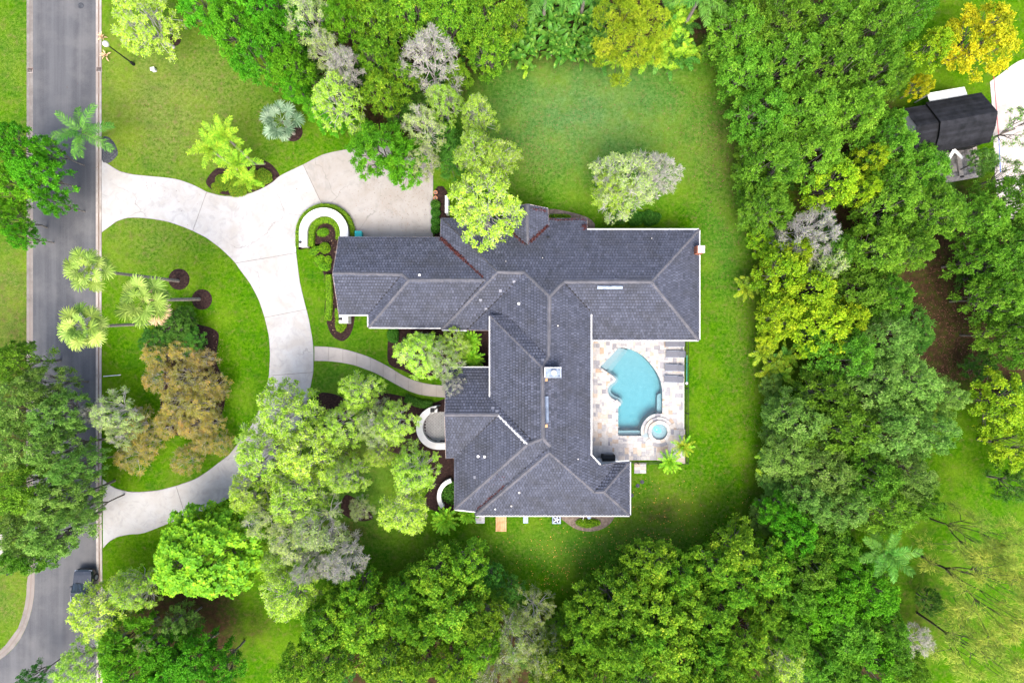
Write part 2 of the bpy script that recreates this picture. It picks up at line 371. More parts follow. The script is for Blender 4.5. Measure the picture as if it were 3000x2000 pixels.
M['L_red'] = leafmat('red_brown_roof_debris', [(0,(.03,.010,.008)),(.5,(.06,.018,.015)),(1,(.11,.035,.03))], .05)
# ---------------------------------------------------------------- ground
def pip(pts, x, y):
    """points in polygon, vectorised"""
    x = np.asarray(x); y = np.asarray(y); c = np.zeros(x.shape, bool); n = len(pts)
    for i in range(n):
        x0, y0 = pts[i-1][0], pts[i-1][1]; x1, y1 = pts[i][0], pts[i][1]
        if y0 == y1: continue
        c ^= ((y0 > y) != (y1 > y)) & (x < (x1-x0)*(y-y0)/(y1-y0)+x0)
    return c
FOREST = [
 [(2250,-600),(2220,150),(2290,350),(2320,560),(2350,900),(2360,1200),(2380,1430),(2480,1560),(2640,1470),(2690,1250),(2800,1130),(2860,1180),(3400,1300),(3400,650),(2980,600),(2720,540),(2640,420),(2640,-600)],
 [(700,2600),(820,2000),(1100,1840),(1500,1800),(1900,1770),(2230,1650),(2480,1640),(2600,1700),(2660,2600)],
 [(620,-600),(700,100),(850,160),(980,320),(1080,400),(1260,415),(1300,330),(1430,190),(1520,170),(2150,150),(2150,-600)],
 [(320,2600),(360,1780),(520,1640),(660,1640),(700,1800),(640,2600)]]
def build_ground():
    xs = np.array([-400,-220,-120]+list(range(-75,76))+[120,220,400], float); ys = np.array([-400,-220,-120]+list(range(-55,56))+[120,220,400], float)
    X, Y = np.meshgrid(xs, ys); nx, ny = len(xs), len(ys)
    px = X*PPM+1500; py = 1000-Y*PPM
    zone = np.zeros((ny, nx, 4), 'f4'); zone[..., 3] = 1
    for cx, cy, rx, ry, ch, a in [(480,300,330,260,0,.85),(20,880,120,200,0,.75),(20,1750,140,150,0,.6),(20,150,120,160,0,.25),(420,700,200,120,0,.45),
            (1950,1500,180,120,0,.35),(1560,480,140,90,0,.25),(2100,450,110,130,0,.4),(2180,1000,60,300,0,.25),(1300,1620,200,60,0,.2),(560,1430,100,60,0,.3),
            (1720,330,330,190,1,1.0),(2120,700,80,200,1,.3),(1700,1600,300,80,1,.25),(1000,1350,200,300,1,.4),(2900,1650,250,250,1,.1)]:
        zone[..., ch] += a*np.exp(-((px-cx)/rx)**2-((py-cy)/ry)**2)
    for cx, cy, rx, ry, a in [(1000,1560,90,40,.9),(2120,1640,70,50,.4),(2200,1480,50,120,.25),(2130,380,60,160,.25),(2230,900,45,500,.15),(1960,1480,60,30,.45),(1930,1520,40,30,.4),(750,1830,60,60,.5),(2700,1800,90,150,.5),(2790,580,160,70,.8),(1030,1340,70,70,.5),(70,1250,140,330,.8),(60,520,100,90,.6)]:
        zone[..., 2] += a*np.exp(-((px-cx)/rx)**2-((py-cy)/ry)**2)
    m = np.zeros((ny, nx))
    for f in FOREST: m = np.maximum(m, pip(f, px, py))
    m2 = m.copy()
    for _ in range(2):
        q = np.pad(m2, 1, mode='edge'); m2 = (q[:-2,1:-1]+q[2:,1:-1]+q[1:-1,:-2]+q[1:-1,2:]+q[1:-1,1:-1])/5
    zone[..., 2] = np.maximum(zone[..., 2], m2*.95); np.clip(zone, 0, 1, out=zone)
    V = np.stack([X, Y, np.zeros_like(X)], -1).reshape(-1, 3)
    i, j = np.meshgrid(np.arange(nx-1), np.arange(ny-1)); a = (j*nx+i).ravel()
    Q = np.stack([a, a+1, a+nx+1, a+nx], 1)
    cx = V[Q].mean(1); hole = (cx[:,0] > 8) & (cx[:,0] < 15) & (cx[:,1] > -10) & (cx[:,1] < 0)
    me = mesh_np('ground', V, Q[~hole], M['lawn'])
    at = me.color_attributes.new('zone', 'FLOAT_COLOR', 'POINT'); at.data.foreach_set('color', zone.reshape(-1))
    tag(obj('ground', me), 'mown green lawn around the house with dry and leaf littered patches', None, None, 'structure')
build_ground()
def struct(name, mb, mat, label=None, parent=None, **k):
    o = mb.build(name, mat, parent, **k)
    if parent is None: tag(o, label, None, None, 'structure')
    return o
# ---------------------------------------------------------------- road
LEFT = [(97,-600),(97,200),(97,900),(96,1300),(100,1600),(102,1656),(101,1730),(96,1770),(88,1804),(75,1840),(58,1873),(38,1899),(15,1920),(-30,1950),(-120,1985),(-400,2030)]
left = spline(LEFT, 5)
rd = MB().sheet(G(left + [(-400,2400),(282,2400),(283,1800),(281,1400),(281,-600)]), .012)
struct('road', rd, M['asphalt'], 'dark grey asphalt street running past the driveway')
def gutter(name, inner, outer, label, groove, mat='gutter'):
    a = G(resample(inner, 90)); b = G(resample(outer, 90)); mb = MB(); n = len(a)
    vs = []
    for p, q in zip(a, b):
        for t, z in ((0,.018),(.4,.0165),(.5,.0145),(.6,.0165),(1,.05)): vs.append((p.x+(q.x-p.x)*t, p.y+(q.y-p.y)*t, z))
    b0 = len(mb.v); mb.v += vs
    for i in range(n-1):
        for k in range(4):
            mb.f.append((i*5+k, i*5+k+1, (i+1)*5+k+1, (i+1)*5+k)); mb.r.append(groove if k in (1,2) else 0)
    for i in range(n-1):   # outer kerb face down to the lawn
        o = i*5+4; x = len(mb.v); mb.v += [(vs[o][0], vs[o][1], 0), (vs[o+5][0], vs[o+5][1], 0)]
        mb.f.append((o, x, x+1, o+5)); mb.r.append(0)
    struct(name, mb, M[mat], label)
gutter('kerb', [(281,-600),(281,1400),(283,1800),(282,2400)], [(298,-600),(298,1400),(301,1800),(300,2400)], 'stained pale concrete gutter strip between street and front lawns', 1.0)
gutter('kerb', left, [(x-18-(4 if y > 1700 else 0), y-(10 if y > 1860 else 0)) for x, y in left], 'concrete gutter strip on the far side of the street', .3, 'gutter2')
for k, (x, y, wh) in enumerate(((290,204,'beside the front lawn'),(88,206,'on the far side of the street'))):
    t = thing('storm_drain', 'rusty brown storm drain grate in the gutter ' + wh, 'drain', P(x, y, .02), 0, 'storm drains in the gutters')
    MB().box(-.28,.28,-.26,.26,-.01,.02).build('frame', M['brownfascia'], t)
    for i in range(5): MB().box(-.23,.23,-.2+i*.085,-.155+i*.085,.02,.04).build('bar', M['black'], t)
mh = thing('manhole_cover', 'round dark iron manhole cover in the asphalt', 'manhole', P(237, 17, .014))
MB().cyl((0,0),.36,.36,0,.006,24).build('ring', M['asphalt'], mh); MB().cyl((0,0),.3,.3,.006,.012,24).build('lid', M['gravel'], mh)
# ---------------------------------------------------------------- driveway
TOP = [(298,468),(325,486),(352,502),(389,511),(440,516),(513,524),(565,541),(606,562),(647,573),(689,575),(740,564),(792,538),(822,514),(888,482),(943,454),(991,442),(1050,433),(1130,428),(1269,426)]
INN = [(298,681),(324,662),(344,648),(372,639),(406,638),(448,642),(492,650),(534,664),(565,677),(603,696),(644,726),(675,755),(690,771),(702,789),(733,831),(758,879),(775,930),(787,982),(791,1035),(788,1100),(768,1180),(737,1245),(706,1286),(671,1331),(640,1355),(603,1383),(568,1404),(516,1422),(465,1435),(413,1440),(375,1439),(344,1431),(324,1421),(301,1402)]
HED = [(1041,695),(1039,670),(1034,652),(1022,634),(998,616),(970,605),(945,602),(915,610),(891,629),(877,654),(870,690),(868,724),(868,741)]
OUT = [(868,741),(872,775),(879,827),(891,879),(898,906),(905,934),(915,989),(919,1030),(918,1090),(908,1142),(890,1205),(860,1270),(820,1330),(765,1390),(700,1440),(620,1485),(545,1515),(513,1525),(424,1560),(379,1565),(344,1572),(320,1586),(302,1605)]
def cut(pts, a, b): return pts[pts.index(a):pts.index(b)+1]
base = TOP + [(1269,700),(1041,700)] + HED + OUT[1:] + INN[::-1]
struct('driveway', MB().sheet(G(base), .006), M['joint'], 'pale concrete circular driveway with a parking court by the garage')
drive = bpy.data.objects['driveway']
def dsmooth(l, n=4): return spline(l, n)
slabs = [
 dsmooth(cut(TOP,(298,468),(606,562))) + dsmooth(cut(INN,(298,681),(565,677)))[::-1],
 dsmooth(cut(TOP,(606,562),(888,482))) + dsmooth(cut(HED,(945,602),(868,741))) + dsmooth(cut(INN,(565,677),(690,771)))[::-1],
 dsmooth(cut(TOP,(888,482),(1269,426))) + [(1269,700),(1041,700)] + dsmooth(cut(HED,(1041,695),(945,602))),
 dsmooth(cut(OUT,(868,741),(898,906))) + dsmooth(cut(INN,(690,771),(775,930)))[::-1],
 dsmooth(cut(OUT,(898,906),(918,1090))) + dsmooth(cut(INN,(775,930),(788,1100)))[::-1],
 dsmooth(cut(OUT,(918,1090),(545,1515))) + dsmooth(cut(INN,(788,1100),(516,1422)))[::-1],
 dsmooth(cut(OUT,(545,1515),(302,1605))) + dsmooth(cut(INN,(516,1422),(301,1402)))[::-1]]
def inset(pts, d):
    """shrink an outline by d metres"""
    p = [Vector((q[0], q[1])) for q in pts]
    p = [p[i] for i in range(len(p)) if (p[i]-p[i-1]).length > 1e-3]
    n = len(p); A = sum(p[i-1].x*p[i].y-p[i].x*p[i-1].y for i in range(n)); s = 1 if A > 0 else -1; out = []
    for i in range(n):
        e1 = (p[i]-p[i-1]).normalized(); e2 = (p[(i+1)%n]-p[i]).normalized()
        n1 = Vector((-e1.y, e1.x))*s; n2 = Vector((-e2.y, e2.x))*s; m = (n1+n2)
        if m.length < .2: m = n1
        m.normalize(); out.append(p[i]+m*d/max(m.dot(n1), .5))
    return out
for i, s in enumerate(slabs):
    MB().prism(inset(G(s), .022), .008, .032+.003*(i % 2)).build('slab', M['court'] if i == 2 else M['drive'], drive)
# front walk
wt = spline([(921,1014),(964,1016),(1005,1022),(1043,1032),(1081,1045),(1115,1061),(1146,1078),(1180,1099),(1215,1114),(1260,1125),(1320,1130)], 8)
wb = spline([(921,1057),(964,1058),(1005,1063),(1039,1070),(1070,1081),(1105,1095),(1139,1114),(1174,1133),(1208,1149),(1250,1159),(1320,1165)], 8)
nw = 10; A_ = resample(wt, nw*4+1); B_ = resample(wb, nw*4+1)
struct('path', MB().sheet(G(A_+B_[::-1]), .007), M['joint'], 'curved pale concrete front walk from the driveway to the entrance')
for i in range(nw):
    MB().prism(inset(G(A_[i*4:i*4+5]+B_[i*4:i*4+5][::-1]), .013), .009, .045).build('slab', M['walk'], bpy.data.objects['path'])
# ---------------------------------------------------------------- mulch beds
def bed(name, pts, label, n=5, mat='mulch', h=.05, closed=True):
    q = spline(pts, n, True) if closed else pts
    p = G(q); mb = MB()
    inn = inset(p, .22)
    if len(inn) == len([1 for _ in inn]):
        k = len(inn); outer = inset(p, 0)
        if len(outer) == k:
            mb.add([(a.x, a.y, .004) for a in outer]+[(a.x, a.y, h) for a in inn], [(i,(i+1)%k,k+(i+1)%k,k+i) for i in range(k)]+[tuple(range(k,2*k))])
    return struct(name, mb, M[mat], label)
bed('mulch_bed', [(513,908),(532,906),(555,922),(578,948),(613,958),(637,972),(641,992),(634,1040),(636,1066),(648,1095),(661,1135),(657,1187),(644,1221),(615,1255),(560,1270),(500,1270),(470,1200),(480,1100),(480,1000),(490,930)], 'dark mulch bed curving round the shrubs on the driveway island')
bed('mulch_bed', arc(524.5,818,31,0,330,11), 'round dark mulch ring at the foot of a tall fan palm, upper of two')
bed('mulch_bed', arc(591.5,877,30,0,330,11), 'round dark mulch ring at the foot of a tall fan palm, by the wide bed')
bed('mulch_bed', arc(858,386,29,0,330,11), 'round mulch ring under the silver fan palm')
bed('mulch_bed', arc(513,118,17,0,330,11), 'small mulch ring at the foot of the lime tree on the front lawn')
bed('mulch_bed', [(605,540),(612,515),(640,490),(690,470),(745,462),(790,478),(815,505),(817,522),(790,545),(740,562),(689,572),(640,566)], 'mulch bed with palms and ground cover beside the driveway')
bed('mulch_bed', [(871,728),(905,728),(925,748),(943,790),(953,820),(955,860),(951,906),(957,944),(970,979),(991,996),(1007,998),(1025,982),(1036,951),(1040,900),(1040,700),(1000,700),(985,665),(955,650),(925,662),(912,690),(905,715)], 'mulch bed with clipped shrubs beside the garage wall', 4)
bed('mulch_bed', [(1142,965),(1160,955),(1300,950),(1440,950),(1445,1080),(1330,1085),(1300,1105),(1230,1105),(1180,1085),(1140,1066),(1135,1020)], 'dark mulch bed in the angle of the front walls', 4)
bed('mulch_bed', [(1060,1170),(1110,1150),(1180,1160),(1260,1180),(1330,1190),(1340,1480),(1290,1500),(1240,1470),(1270,1400),(1230,1330),(1170,1330),(1110,1300),(1090,1230)], 'mulch bed under the lime trees by the entrance court', 4)
bed('mulch_bed', [(930,1160),(960,1150),(1010,1170),(1020,1230),(980,1260),(930,1230)], 'small mulch bed beside the curving driveway', 4)
bed('mulch_bed', [(1010,1450),(1045,1462),(1085,1500),(1090,1520),(1050,1525),(1000,1500)], 'dark mulch patch under the grey twigged tree', 4)
bed('mulch_bed', [(1640,1512),(1680,1545),(1720,1556),(1760,1550),(1790,1530),(1800,1500),(1760,1490),(1660,1490)], 'soil bed with green plants under the south eave', 4, 'soil')
bed('mulch_bed', [(298,470),(300,408),(312,400),(330,412),(341,432),(345,452),(330,470),(315,478)], 'black lava rock bed at the foot of the royal palm', 4, 'gravel', .12)
bed('mulch_bed', [(1605,612),(1720,636),(1735,672),(1610,655)], 'bare soil strip by the rear porch roof', 4, 'soil')
bed('mulch_bed', [(1272,560),(1310,560),(1316,690),(1272,694)], 'dark planting strip beside the parking court', 3)
# ---------------------------------------------------------------- pool deck
k0 = 1/PPM
POOL = [(1811.6,1018.6)] + spline([(1811.6,1018.6),(1830.6,1018.9),(1858,1027),(1885.7,1044.5),(1909.8,1071),(1927,1097),(1936.6,1124.6),(1940,1152)], 4)[1:] + [(1940,1276),(1810,1276),(1810,1190)] \
     + spline([(1813,1188),(1816.8,1182),(1813.5,1175.5),(1803,1172),(1789,1164),(1780.5,1150),(1780.6,1136),(1789,1124.6),(1799.6,1117.7),(1802.3,1109),(1796,1102)], 4) + [(1756.5,1074.7)]
pool = [(v.x, v.y) for v in G(POOL)]
poly = np.array(pool); SPA = P(1929, 1263)
def nearest_on(poly, x, y):
    a = poly; b = np.roll(poly, -1, 0); d = b-a; t = np.clip(((np.array([x, y])-a)*d).sum(1)/np.maximum((d*d).sum(1), 1e-9), 0, 1)
    q = a+d*t[:, None]; dd = np.hypot(q[:,0]-x, q[:,1]-y); i = dd.argmin(); return dd[i], q[i], d[i]/np.hypot(*d[i])
def mat_paver(name, single):
    m, nt, b = newmat(name)
    co = nd(nt, 'NewGeometry').outputs['Position']
    f = nd(nt, 'ObjectInfo').outputs['Random'] if single else nd(nt, 'Attribute', attribute_name='rnd').outputs['Fac']
    c = ramp(nt, f, [(0,(.20,.20,.225)),(.10,(.28,.28,.30)),(.28,(.40,.39,.385)),(.70,(.45,.435,.415)),(.9,(.41,.36,.31)),(1,(.36,.265,.19))])
    g = noise(nt, 5, 5, .7, co)
    c = mix(nt, .55, c, ramp(nt, g, [(.3,(.55,.53,.53)),(.6,(1.05,1.03,1.0))]), 'MULTIPLY')
    c = hard(nt, c, .92); nt.links.new(c, b.inputs['Base Color']); b.inputs['Roughness'].default_value = .7; b.inputs['Specular IOR Level'].default_value = .25
    bump(nt, b, g, .15, .005); return m
M['paver'] = mat_paver('travertine', False); M['paver1'] = mat_paver('travertine_single', True)
def plaster():
    m, nt, b = newmat('pool_plaster')
    co = nd(nt, 'NewGeometry').outputs['Position']; f = noise(nt, 2.5, 4, .6, co)
    nt.links.new(ramp(nt, f, [(.3,(.13,.175,.195)),(.7,(.155,.20,.22))]), b.inputs['Base Color']); b.inputs['Roughness'].default_value = .8; return m
M['plaster'] = plaster()
def water_mat():
    m, nt, b = newmat('pool_water'); nt.nodes.remove(b)
    co = nd(nt, 'NewGeometry').outputs['Position']
    f = noise(nt, 3.2, 3, .6, co, .8)
    tr = nd(nt, 'BsdfTransparent'); tr.inputs[0].default_value = (.97,.99,1,1)
    gl = nd(nt, 'BsdfGlossy'); gl.inputs['Roughness'].default_value = .04
    fr = nd(nt, 'Fresnel'); fr.inputs[0].default_value = 1.33
    bp = nd(nt, 'Bump'); bp.inputs['Strength'].default_value = .35; bp.inputs['Distance'].default_value = .05
    nt.links.new(f, bp.inputs['Height']); nt.links.new(bp.outputs[0], gl.inputs['Normal']); nt.links.new(bp.outputs[0], fr.inputs['Normal'])
    ms = nd(nt, 'MixShader'); nt.links.new(fr.outputs[0], ms.inputs[0]); nt.links.new(tr.outputs[0], ms.inputs[1]); nt.links.new(gl.outputs[0], ms.inputs[2])
    out = nt.nodes['Material Output']; nt.links.new(ms.outputs[0], out.inputs[0])
    va = nd(nt, 'VolumeAbsorption'); va.inputs[0].default_value = (.05,.88,.95,1); va.inputs[1].default_value = .50
    nt.links.new(va.outputs[0], out.inputs['Volume']); return m
M['water'] = water_mat()
def filled(name, outer, holes, z, mat, parent=None):
    bm = bmesh.new(); es = []
    for loop in [outer]+holes:
        vs = [bm.verts.new((p[0], p[1], z)) for p in loop]
        es += [bm.edges.new((vs[i-1], vs[i])) for i in range(len(vs))]
    bmesh.ops.triangle_fill(bm, use_beauty=True, use_dissolve=False, edges=es)
    bmesh.ops.recalc_face_normals(bm, faces=bm.faces)
    me = bpy.data.meshes.new(name); bm.to_mesh(me); bm.free(); me.materials.append(mat)
    o = obj(name, me, parent)
    return o
DT = .09                         # deck bedding level
dx0, dx1 = P(1714,0).x, P(2004,0).x; dy0, dy1 = P(0,1347).y, P(0,972).y
deck = filled('pool_deck', [(dx0,dy0),(dx1,dy0),(dx1,dy1),(dx0,dy1)], [pool], DT, M['capstone'])
tag(deck, 'cream and grey travertine paver deck around the swimming pool', None, None, 'structure')
sk = MB()
for (xa,ya),(xb,yb) in (((dx0,dy0),(dx1,dy0)),((dx1,dy0),(dx1,dy1)),((dx1,dy1),(dx0,dy1)),((dx0,dy1),(dx0,dy0))): sk.add([(xa,ya,0),(xb,yb,0),(xb,yb,DT),(xa,ya,DT)], [(0,1,2,3)])
sk.build('deck_edge', M['paleedge'], deck)
def pavers():
    U = .203; nx = int((dx1-dx0)/U); ny = int((dy1-dy0)/U); free = np.ones((nx, ny), bool); rr = random.Random(3); items = []
    sizes = [(3,2)]*6+[(2,3)]*4+[(2,2)]*5+[(2,1)]*2+[(1,2)]*2
    for j in range(ny):
        for i in range(nx):
            if not free[i,j]: continue
            cand = sizes[:]; rr.shuffle(cand)
            for a, b in cand+[(1,1)]:
                if i+a <= nx and j+b <= ny and free[i:i+a,j:j+b].all(): break
            free[i:i+a,j:j+b] = False; items.append((dx0+i*U, dy0+j*U, a*U, b*U))
    g = .006; whole = []; cutp = []
    for x, y, a, b in items:
        cs = [(x+g,y+g),(x+a-g,y+g),(x+a-g,y+b-g),(x+g,y+b-g)]
        cx, cy = x+a/2, y+b/2
        if math.hypot(cx-SPA.x, cy-SPA.y) < 1.55 and pip(pool, [cx], [cy])[0]: continue
        d, q, t = nearest_on(poly, cx, cy); ins = pip(pool, [cx], [cy])[0]
        if d > math.hypot(a, b)/2+.02:
            if not ins: whole.append((x, y, a, b))
            continue
        nrm = np.array([cx, cy])-q
        if ins: nrm = -nrm
        nrm = nrm/max(np.hypot(*nrm), 1e-6); pts = cs; out = []
        for i in range(len(pts)):
            p, s = np.array(pts[i-1]), np.array(pts[i]); dp, ds = (p-q)@nrm-.02, (s-q)@nrm-.02
            if (dp >= 0) != (ds >= 0): out.append(tuple(p+(s-p)*dp/(dp-ds)))
            if ds >= 0: out.append(tuple(s))
        if len(out) > 2 and not any(pip(pool, [sum(o[0] for o in out)/len(out)], [sum(o[1] for o in out)/len(out)])): cutp.append(out)
    whole.sort(key=lambda w: -w[2]*w[3])
    cache = {}; rest = MB()
    for k, (x, y, a, b) in enumerate(whole):
        z = .118+rr.uniform(-.003,.003)
        if k < 300:
            key = (round(a,3), round(b,3))
            if key not in cache: cache[key] = MB().box(-a/2+g,a/2-g,-b/2+g,b/2-g,-.03,0,taper=.004).mesh('paver', M['paver1'])
            obj('paver', cache[key], deck, (x+a/2, y+b/2, z))
        else: rest.box(x+g,x+a-g,y+g,y+b-g,z-.03,z,r=rr.random())
    for o in cutp: rest.prism(o, .09, .118, rr.random())
    tag(rest.build('small_pavers', M['paver'], deck), kind='stuff')
    # bullnose coping stones along the water line
    per = resample(pool+[pool[0]], 120); rr2 = random.Random(5)
    for i in range(119):
        a, b = np.array(per[i]), np.array(per[i+1])
        if np.hypot(*(np.array([SPA.x, SPA.y])-(a+b)/2)) < 1.75: continue
        t = (b-a)/np.hypot(*(b-a)); n = np.array([-t[1], t[0]])
        if pip(pool, [((a+b)/2+n*.1)[0]], [((a+b)/2+n*.1)[1]])[0]: n = -n
        a = a+t*.006; b = b-t*.006
        MB().prism([a-n*.012, b-n*.012, b+n*.2, a+n*.2], .085, .126+.0015*(i % 4)).build('coping_stone', M['paver1'], deck)
pavers()
# swimming pool
pl = thing('swimming_pool', 'turquoise freeform swimming pool with a curved edge and corner steps', 'pool', P(1860, 1150, 0))
O = pl.location.copy(); rel = [(x-O.x, y-O.y) for x, y in pool]
fy = lambda y: -.75+(y+O.y+1.0)*.075
bs = MB(); n = len(rel)
bs.add([(x,y,.10) for x,y in rel]+[(x,y,fy(y)) for x,y in rel], [(i,(i+1)%n,n+(i+1)%n,n+i) for i in range(n)]+[tuple(range(n,2*n))])
bs.build('basin', M['plaster'], pl)
def under(pts_px, z, name):
    p = G(pts_px); MB().prism([(q.x-O.x, q.y-O.y) for q in p], -1.9, z).build(name, M['plaster'], pl)
under([(1756.5,1074.7),(1811.6,1018.6),(1831,1022),(1776,1084)], -.18, 'step')
under([(1771,1080),(1826,1021),(1842,1026),(1788,1092)], -.45, 'step')
oS = spline([(1776,1089),(1796,1102),(1802.3,1109),(1799.6,1117.7),(1789,1124.6),(1780.6,1136),(1780.5,1150),(1789,1164),(1803,1172),(1813.5,1175.5),(1816.8,1182),(1813,1188)], 4)
iS = spline([(1782,1083),(1804,1101),(1812,1110),(1808,1122),(1797,1131),(1791,1140),(1791,1149),(1798,1157),(1809,1163),(1820,1168),(1826,1178),(1819,1190)], 4)
under(oS+iS[::-1], -.30, 'bench')
under([(1810,1262),(1880,1262),(1880,1276),(1810,1276)], -.38, 'bench')
under([(1927,1168),(1928,1158),(1933,1154),(1940,1152),(1940,1215),(1927,1215)], -.38, 'bench')
MB().cyl((P(1842,1232).x-O.x, P(1842,1232).y-O.y), .1, .1, -2, -1.42, 14).build('drain', M['white'], pl)
wv = [(Vector((x,y))) for x,y in rel]
MB().prism([(v.x, v.y) for v in inset(rel, -.03)], -2.6, .015).build('water', M['water'], pl)
# spa
sp = thing('spa', 'small round raised hot tub with stone ring steps at the pool corner', 'hot tub', (SPA.x, SPA.y, 0))
rr = random.Random(11)
def ring_stone(r0, r1, a0, a1, z0, z1, name='stone'):
    g = .008; pts = [(r1*math.cos(a), r1*math.sin(a)) for a in np.linspace(a0+g/r1, a1-g/r1, 6)]+[(r0*math.cos(a), r0*math.sin(a)) for a in np.linspace(a1-g/r0, a0+g/r0, 6)]
    MB().prism(pts, z0, z1).build(name, M['paver1'], sp)
for i in range(13): ring_stone(.77, 1.10, 2*math.pi*i/13, 2*math.pi*(i+1)/13, -.4, .45+rr.uniform(-.004,.004), 'rim_stone')
for i in range(9): ring_stone(1.11, 1.43, math.radians(-12+i*22), math.radians(10+i*22), -1.9, .30, 'step_stone')
for i in range(11): ring_stone(1.44, 1.75, math.radians(-6+i*18), math.radians(12+i*18), -1.95, .16, 'step_stone')
for i in range(4): ring_stone(1.11, 1.5, math.radians(215+i*30), math.radians(245+i*30), .0, .2, 'step_stone')
MB().cyl((0,0),1.76,1.76,-1.9,.10,32).build('core', M['plaster'], sp)
MB().cyl((0,0),.785,.785,.101,.12,32).build('seat', M['plaster'], sp)
Mx = Matrix.Rotation(math.radians(-38),4,'Z') @ Matrix.Diagonal((1,.62,1,1))
MB().cyl((-.22,.1),.46,.46,.121,.128,24,M=Mx).build('footwell', pm('spa_blue', (.12,.36,.44),(.16,.42,.5),3), sp)
MB().cyl((-.2,.18),.07,.07,.13,.145,14).build('light', M['white'], sp)
MB().cyl((0,0),.80,.80,.09,.40,32).build('water', M['water'], sp)
# raised pad with palms
pad = thing('raised_paving', 'raised travertine pad with two small palms at the deck corner', 'paving', P(1965,1305,0))
po = pad.location
pts = [(1922,1298),(1961,1285),(1961,1257),(2006,1257),(2006,1357),(1922,1347)]
MB().prism([(q.x-po.x,q.y-po.y) for q in G(pts)], .0, .17).build('base', M['paleedge'], pad)
for i in range(5):
    for j in range(6):
        x0, y0 = 1924+i*16.4, 1259+j*16.2
        if y0 < 1296 and x0 < 1955: continue
        if y0+15 > 1350 : continue
        a = P(x0,y0); b = P(x0+15.4,y0+15.2); MB().box(a.x-po.x,b.x-po.x,b.y-po.y,a.y-po.y,.165,.20+rr.uniform(-.003,.003)).build('paver', M['paver1'], pad)
st = thing('stepping_pad', 'square travertine landing of six pavers outside the pool gate', 'paving', P(1875.5,1370.5,0))
for i in range(2):
    for j in range(3): MB().box(-.58+i*.58,-.01+i*.58,-.51+j*.34,-.18+j*.34,0,.06+.004*j).build('paver', M['paver1'], st)
for k, (x, y) in enumerate(((1881,1411),(1868,1422),(1850,1450))):
    s = MB().lathe((0,0),[(.19,0),(.2,.03),(.17,.06)],20).build('stepping_stone', M['gravel'], None, loc=P(x,y,0))
    tag(s, ['round dark disc on the grass, farthest from the house wall','round dark disc on the grass, middle of three','round dark disc on the grass against the house eave'][k], 'stepping stone', 'dark round discs on the lawn by the pool')
# fence
fn = thing('pool_fence', 'black metal picket fence along the pool deck', 'fence', P(2009,1352,0))
fo = fn.location
runs = [(P(2008,992),P(2008,1352)),(P(2008,1352),P(1848,1352))]
pk = MB().box(-.011,.011,-.011,.011,.05,1.22).mesh('picket', M['black']); ps = MB().box(-.03,.03,-.03,.03,0,1.3).mesh('post', M['black'])
for a, b in runs:
    d = b-a; L = d.length
    for z in (.12, 1.12): MB().bar(a-fo+Vector((0,0,z)), b-fo+Vector((0,0,z)), .035).build('rail', M['black'], fn)
    m = int(L/.125)
    for i in range(m+1): obj('picket', pk, fn, a-fo+d*i/m)
    for i in range(int(L/2.4)+1): obj('post', ps, fn, a-fo+d*min(1,i*2.4/L))
nt_ = thing('pool_net', 'teal pole of a pool net hung on the black fence with a white end', 'pool net', P(2012,1040,1.1))
a = P(2012,1040,1.15); b = P(2011.5,1122,1.15)
MB().bar(Vector((0,0,.05)), b-a+Vector((0,0,.05)), .06).build('pole', M['green_pole'], nt_)
MB().lathe((0,0),[(.05,0),(.13,.04),(.12,.1),(.04,.14)],14).build('head', M['white'], nt_, loc=b-a)
# loungers
LN = thing('sun_lounger', 'grey sling sun lounger beside the pool fence, first from the east wing wall', 'sun lounger', P(1975,1006,.12), 0, 'row of grey sun loungers')
MB().box(-.92,.32,-.30,.30,.27,.30).build('seat', M['darkfabric'], LN)
mbk = MB(); mbk.add([(.335,-.30,.29),(.93,-.30,.46),(.93,.30,.46),(.335,.30,.29),(.335,-.30,.32),(.925,-.30,.49),(.925,.30,.49),(.335,.30,.32)], [(3,2,1,0),(4,5,6,7),(0,1,5,4),(1,2,6,5),(2,3,7,6),(3,0,4,7)])
mbk.build('backrest', M['darkfabric'], LN)
for s in (-1,1): MB().bar((-.93,s*.32,.25),(.9,s*.32,.25),.04).build('side_rail', M['metal'], LN)
for x in (-.8,.65):
    for s in (-1,1): MB().box(x-.02,x+.02,s*.32-.02,s*.32+.02,0,.23).build('leg', M['metal'], LN)
def copy_tree(o, parent=None):
    c = o.copy(); COL.objects.link(c); c.parent = parent
    for ch in o.children: copy_tree(ch, c)
    return c
for x, y, l in ((1977,1037,'second from the east wing wall'),(1974,1077,'third from the east wing wall'),(1972,1110,'fourth and last from the east wing wall')):
    c = copy_tree(LN); c.location = P(x, y, .12); c['label'] = 'grey sling sun lounger beside the pool fence, ' + l
    c.rotation_euler.z = R.uniform(-.03,.03) if y < 1100 else -.05
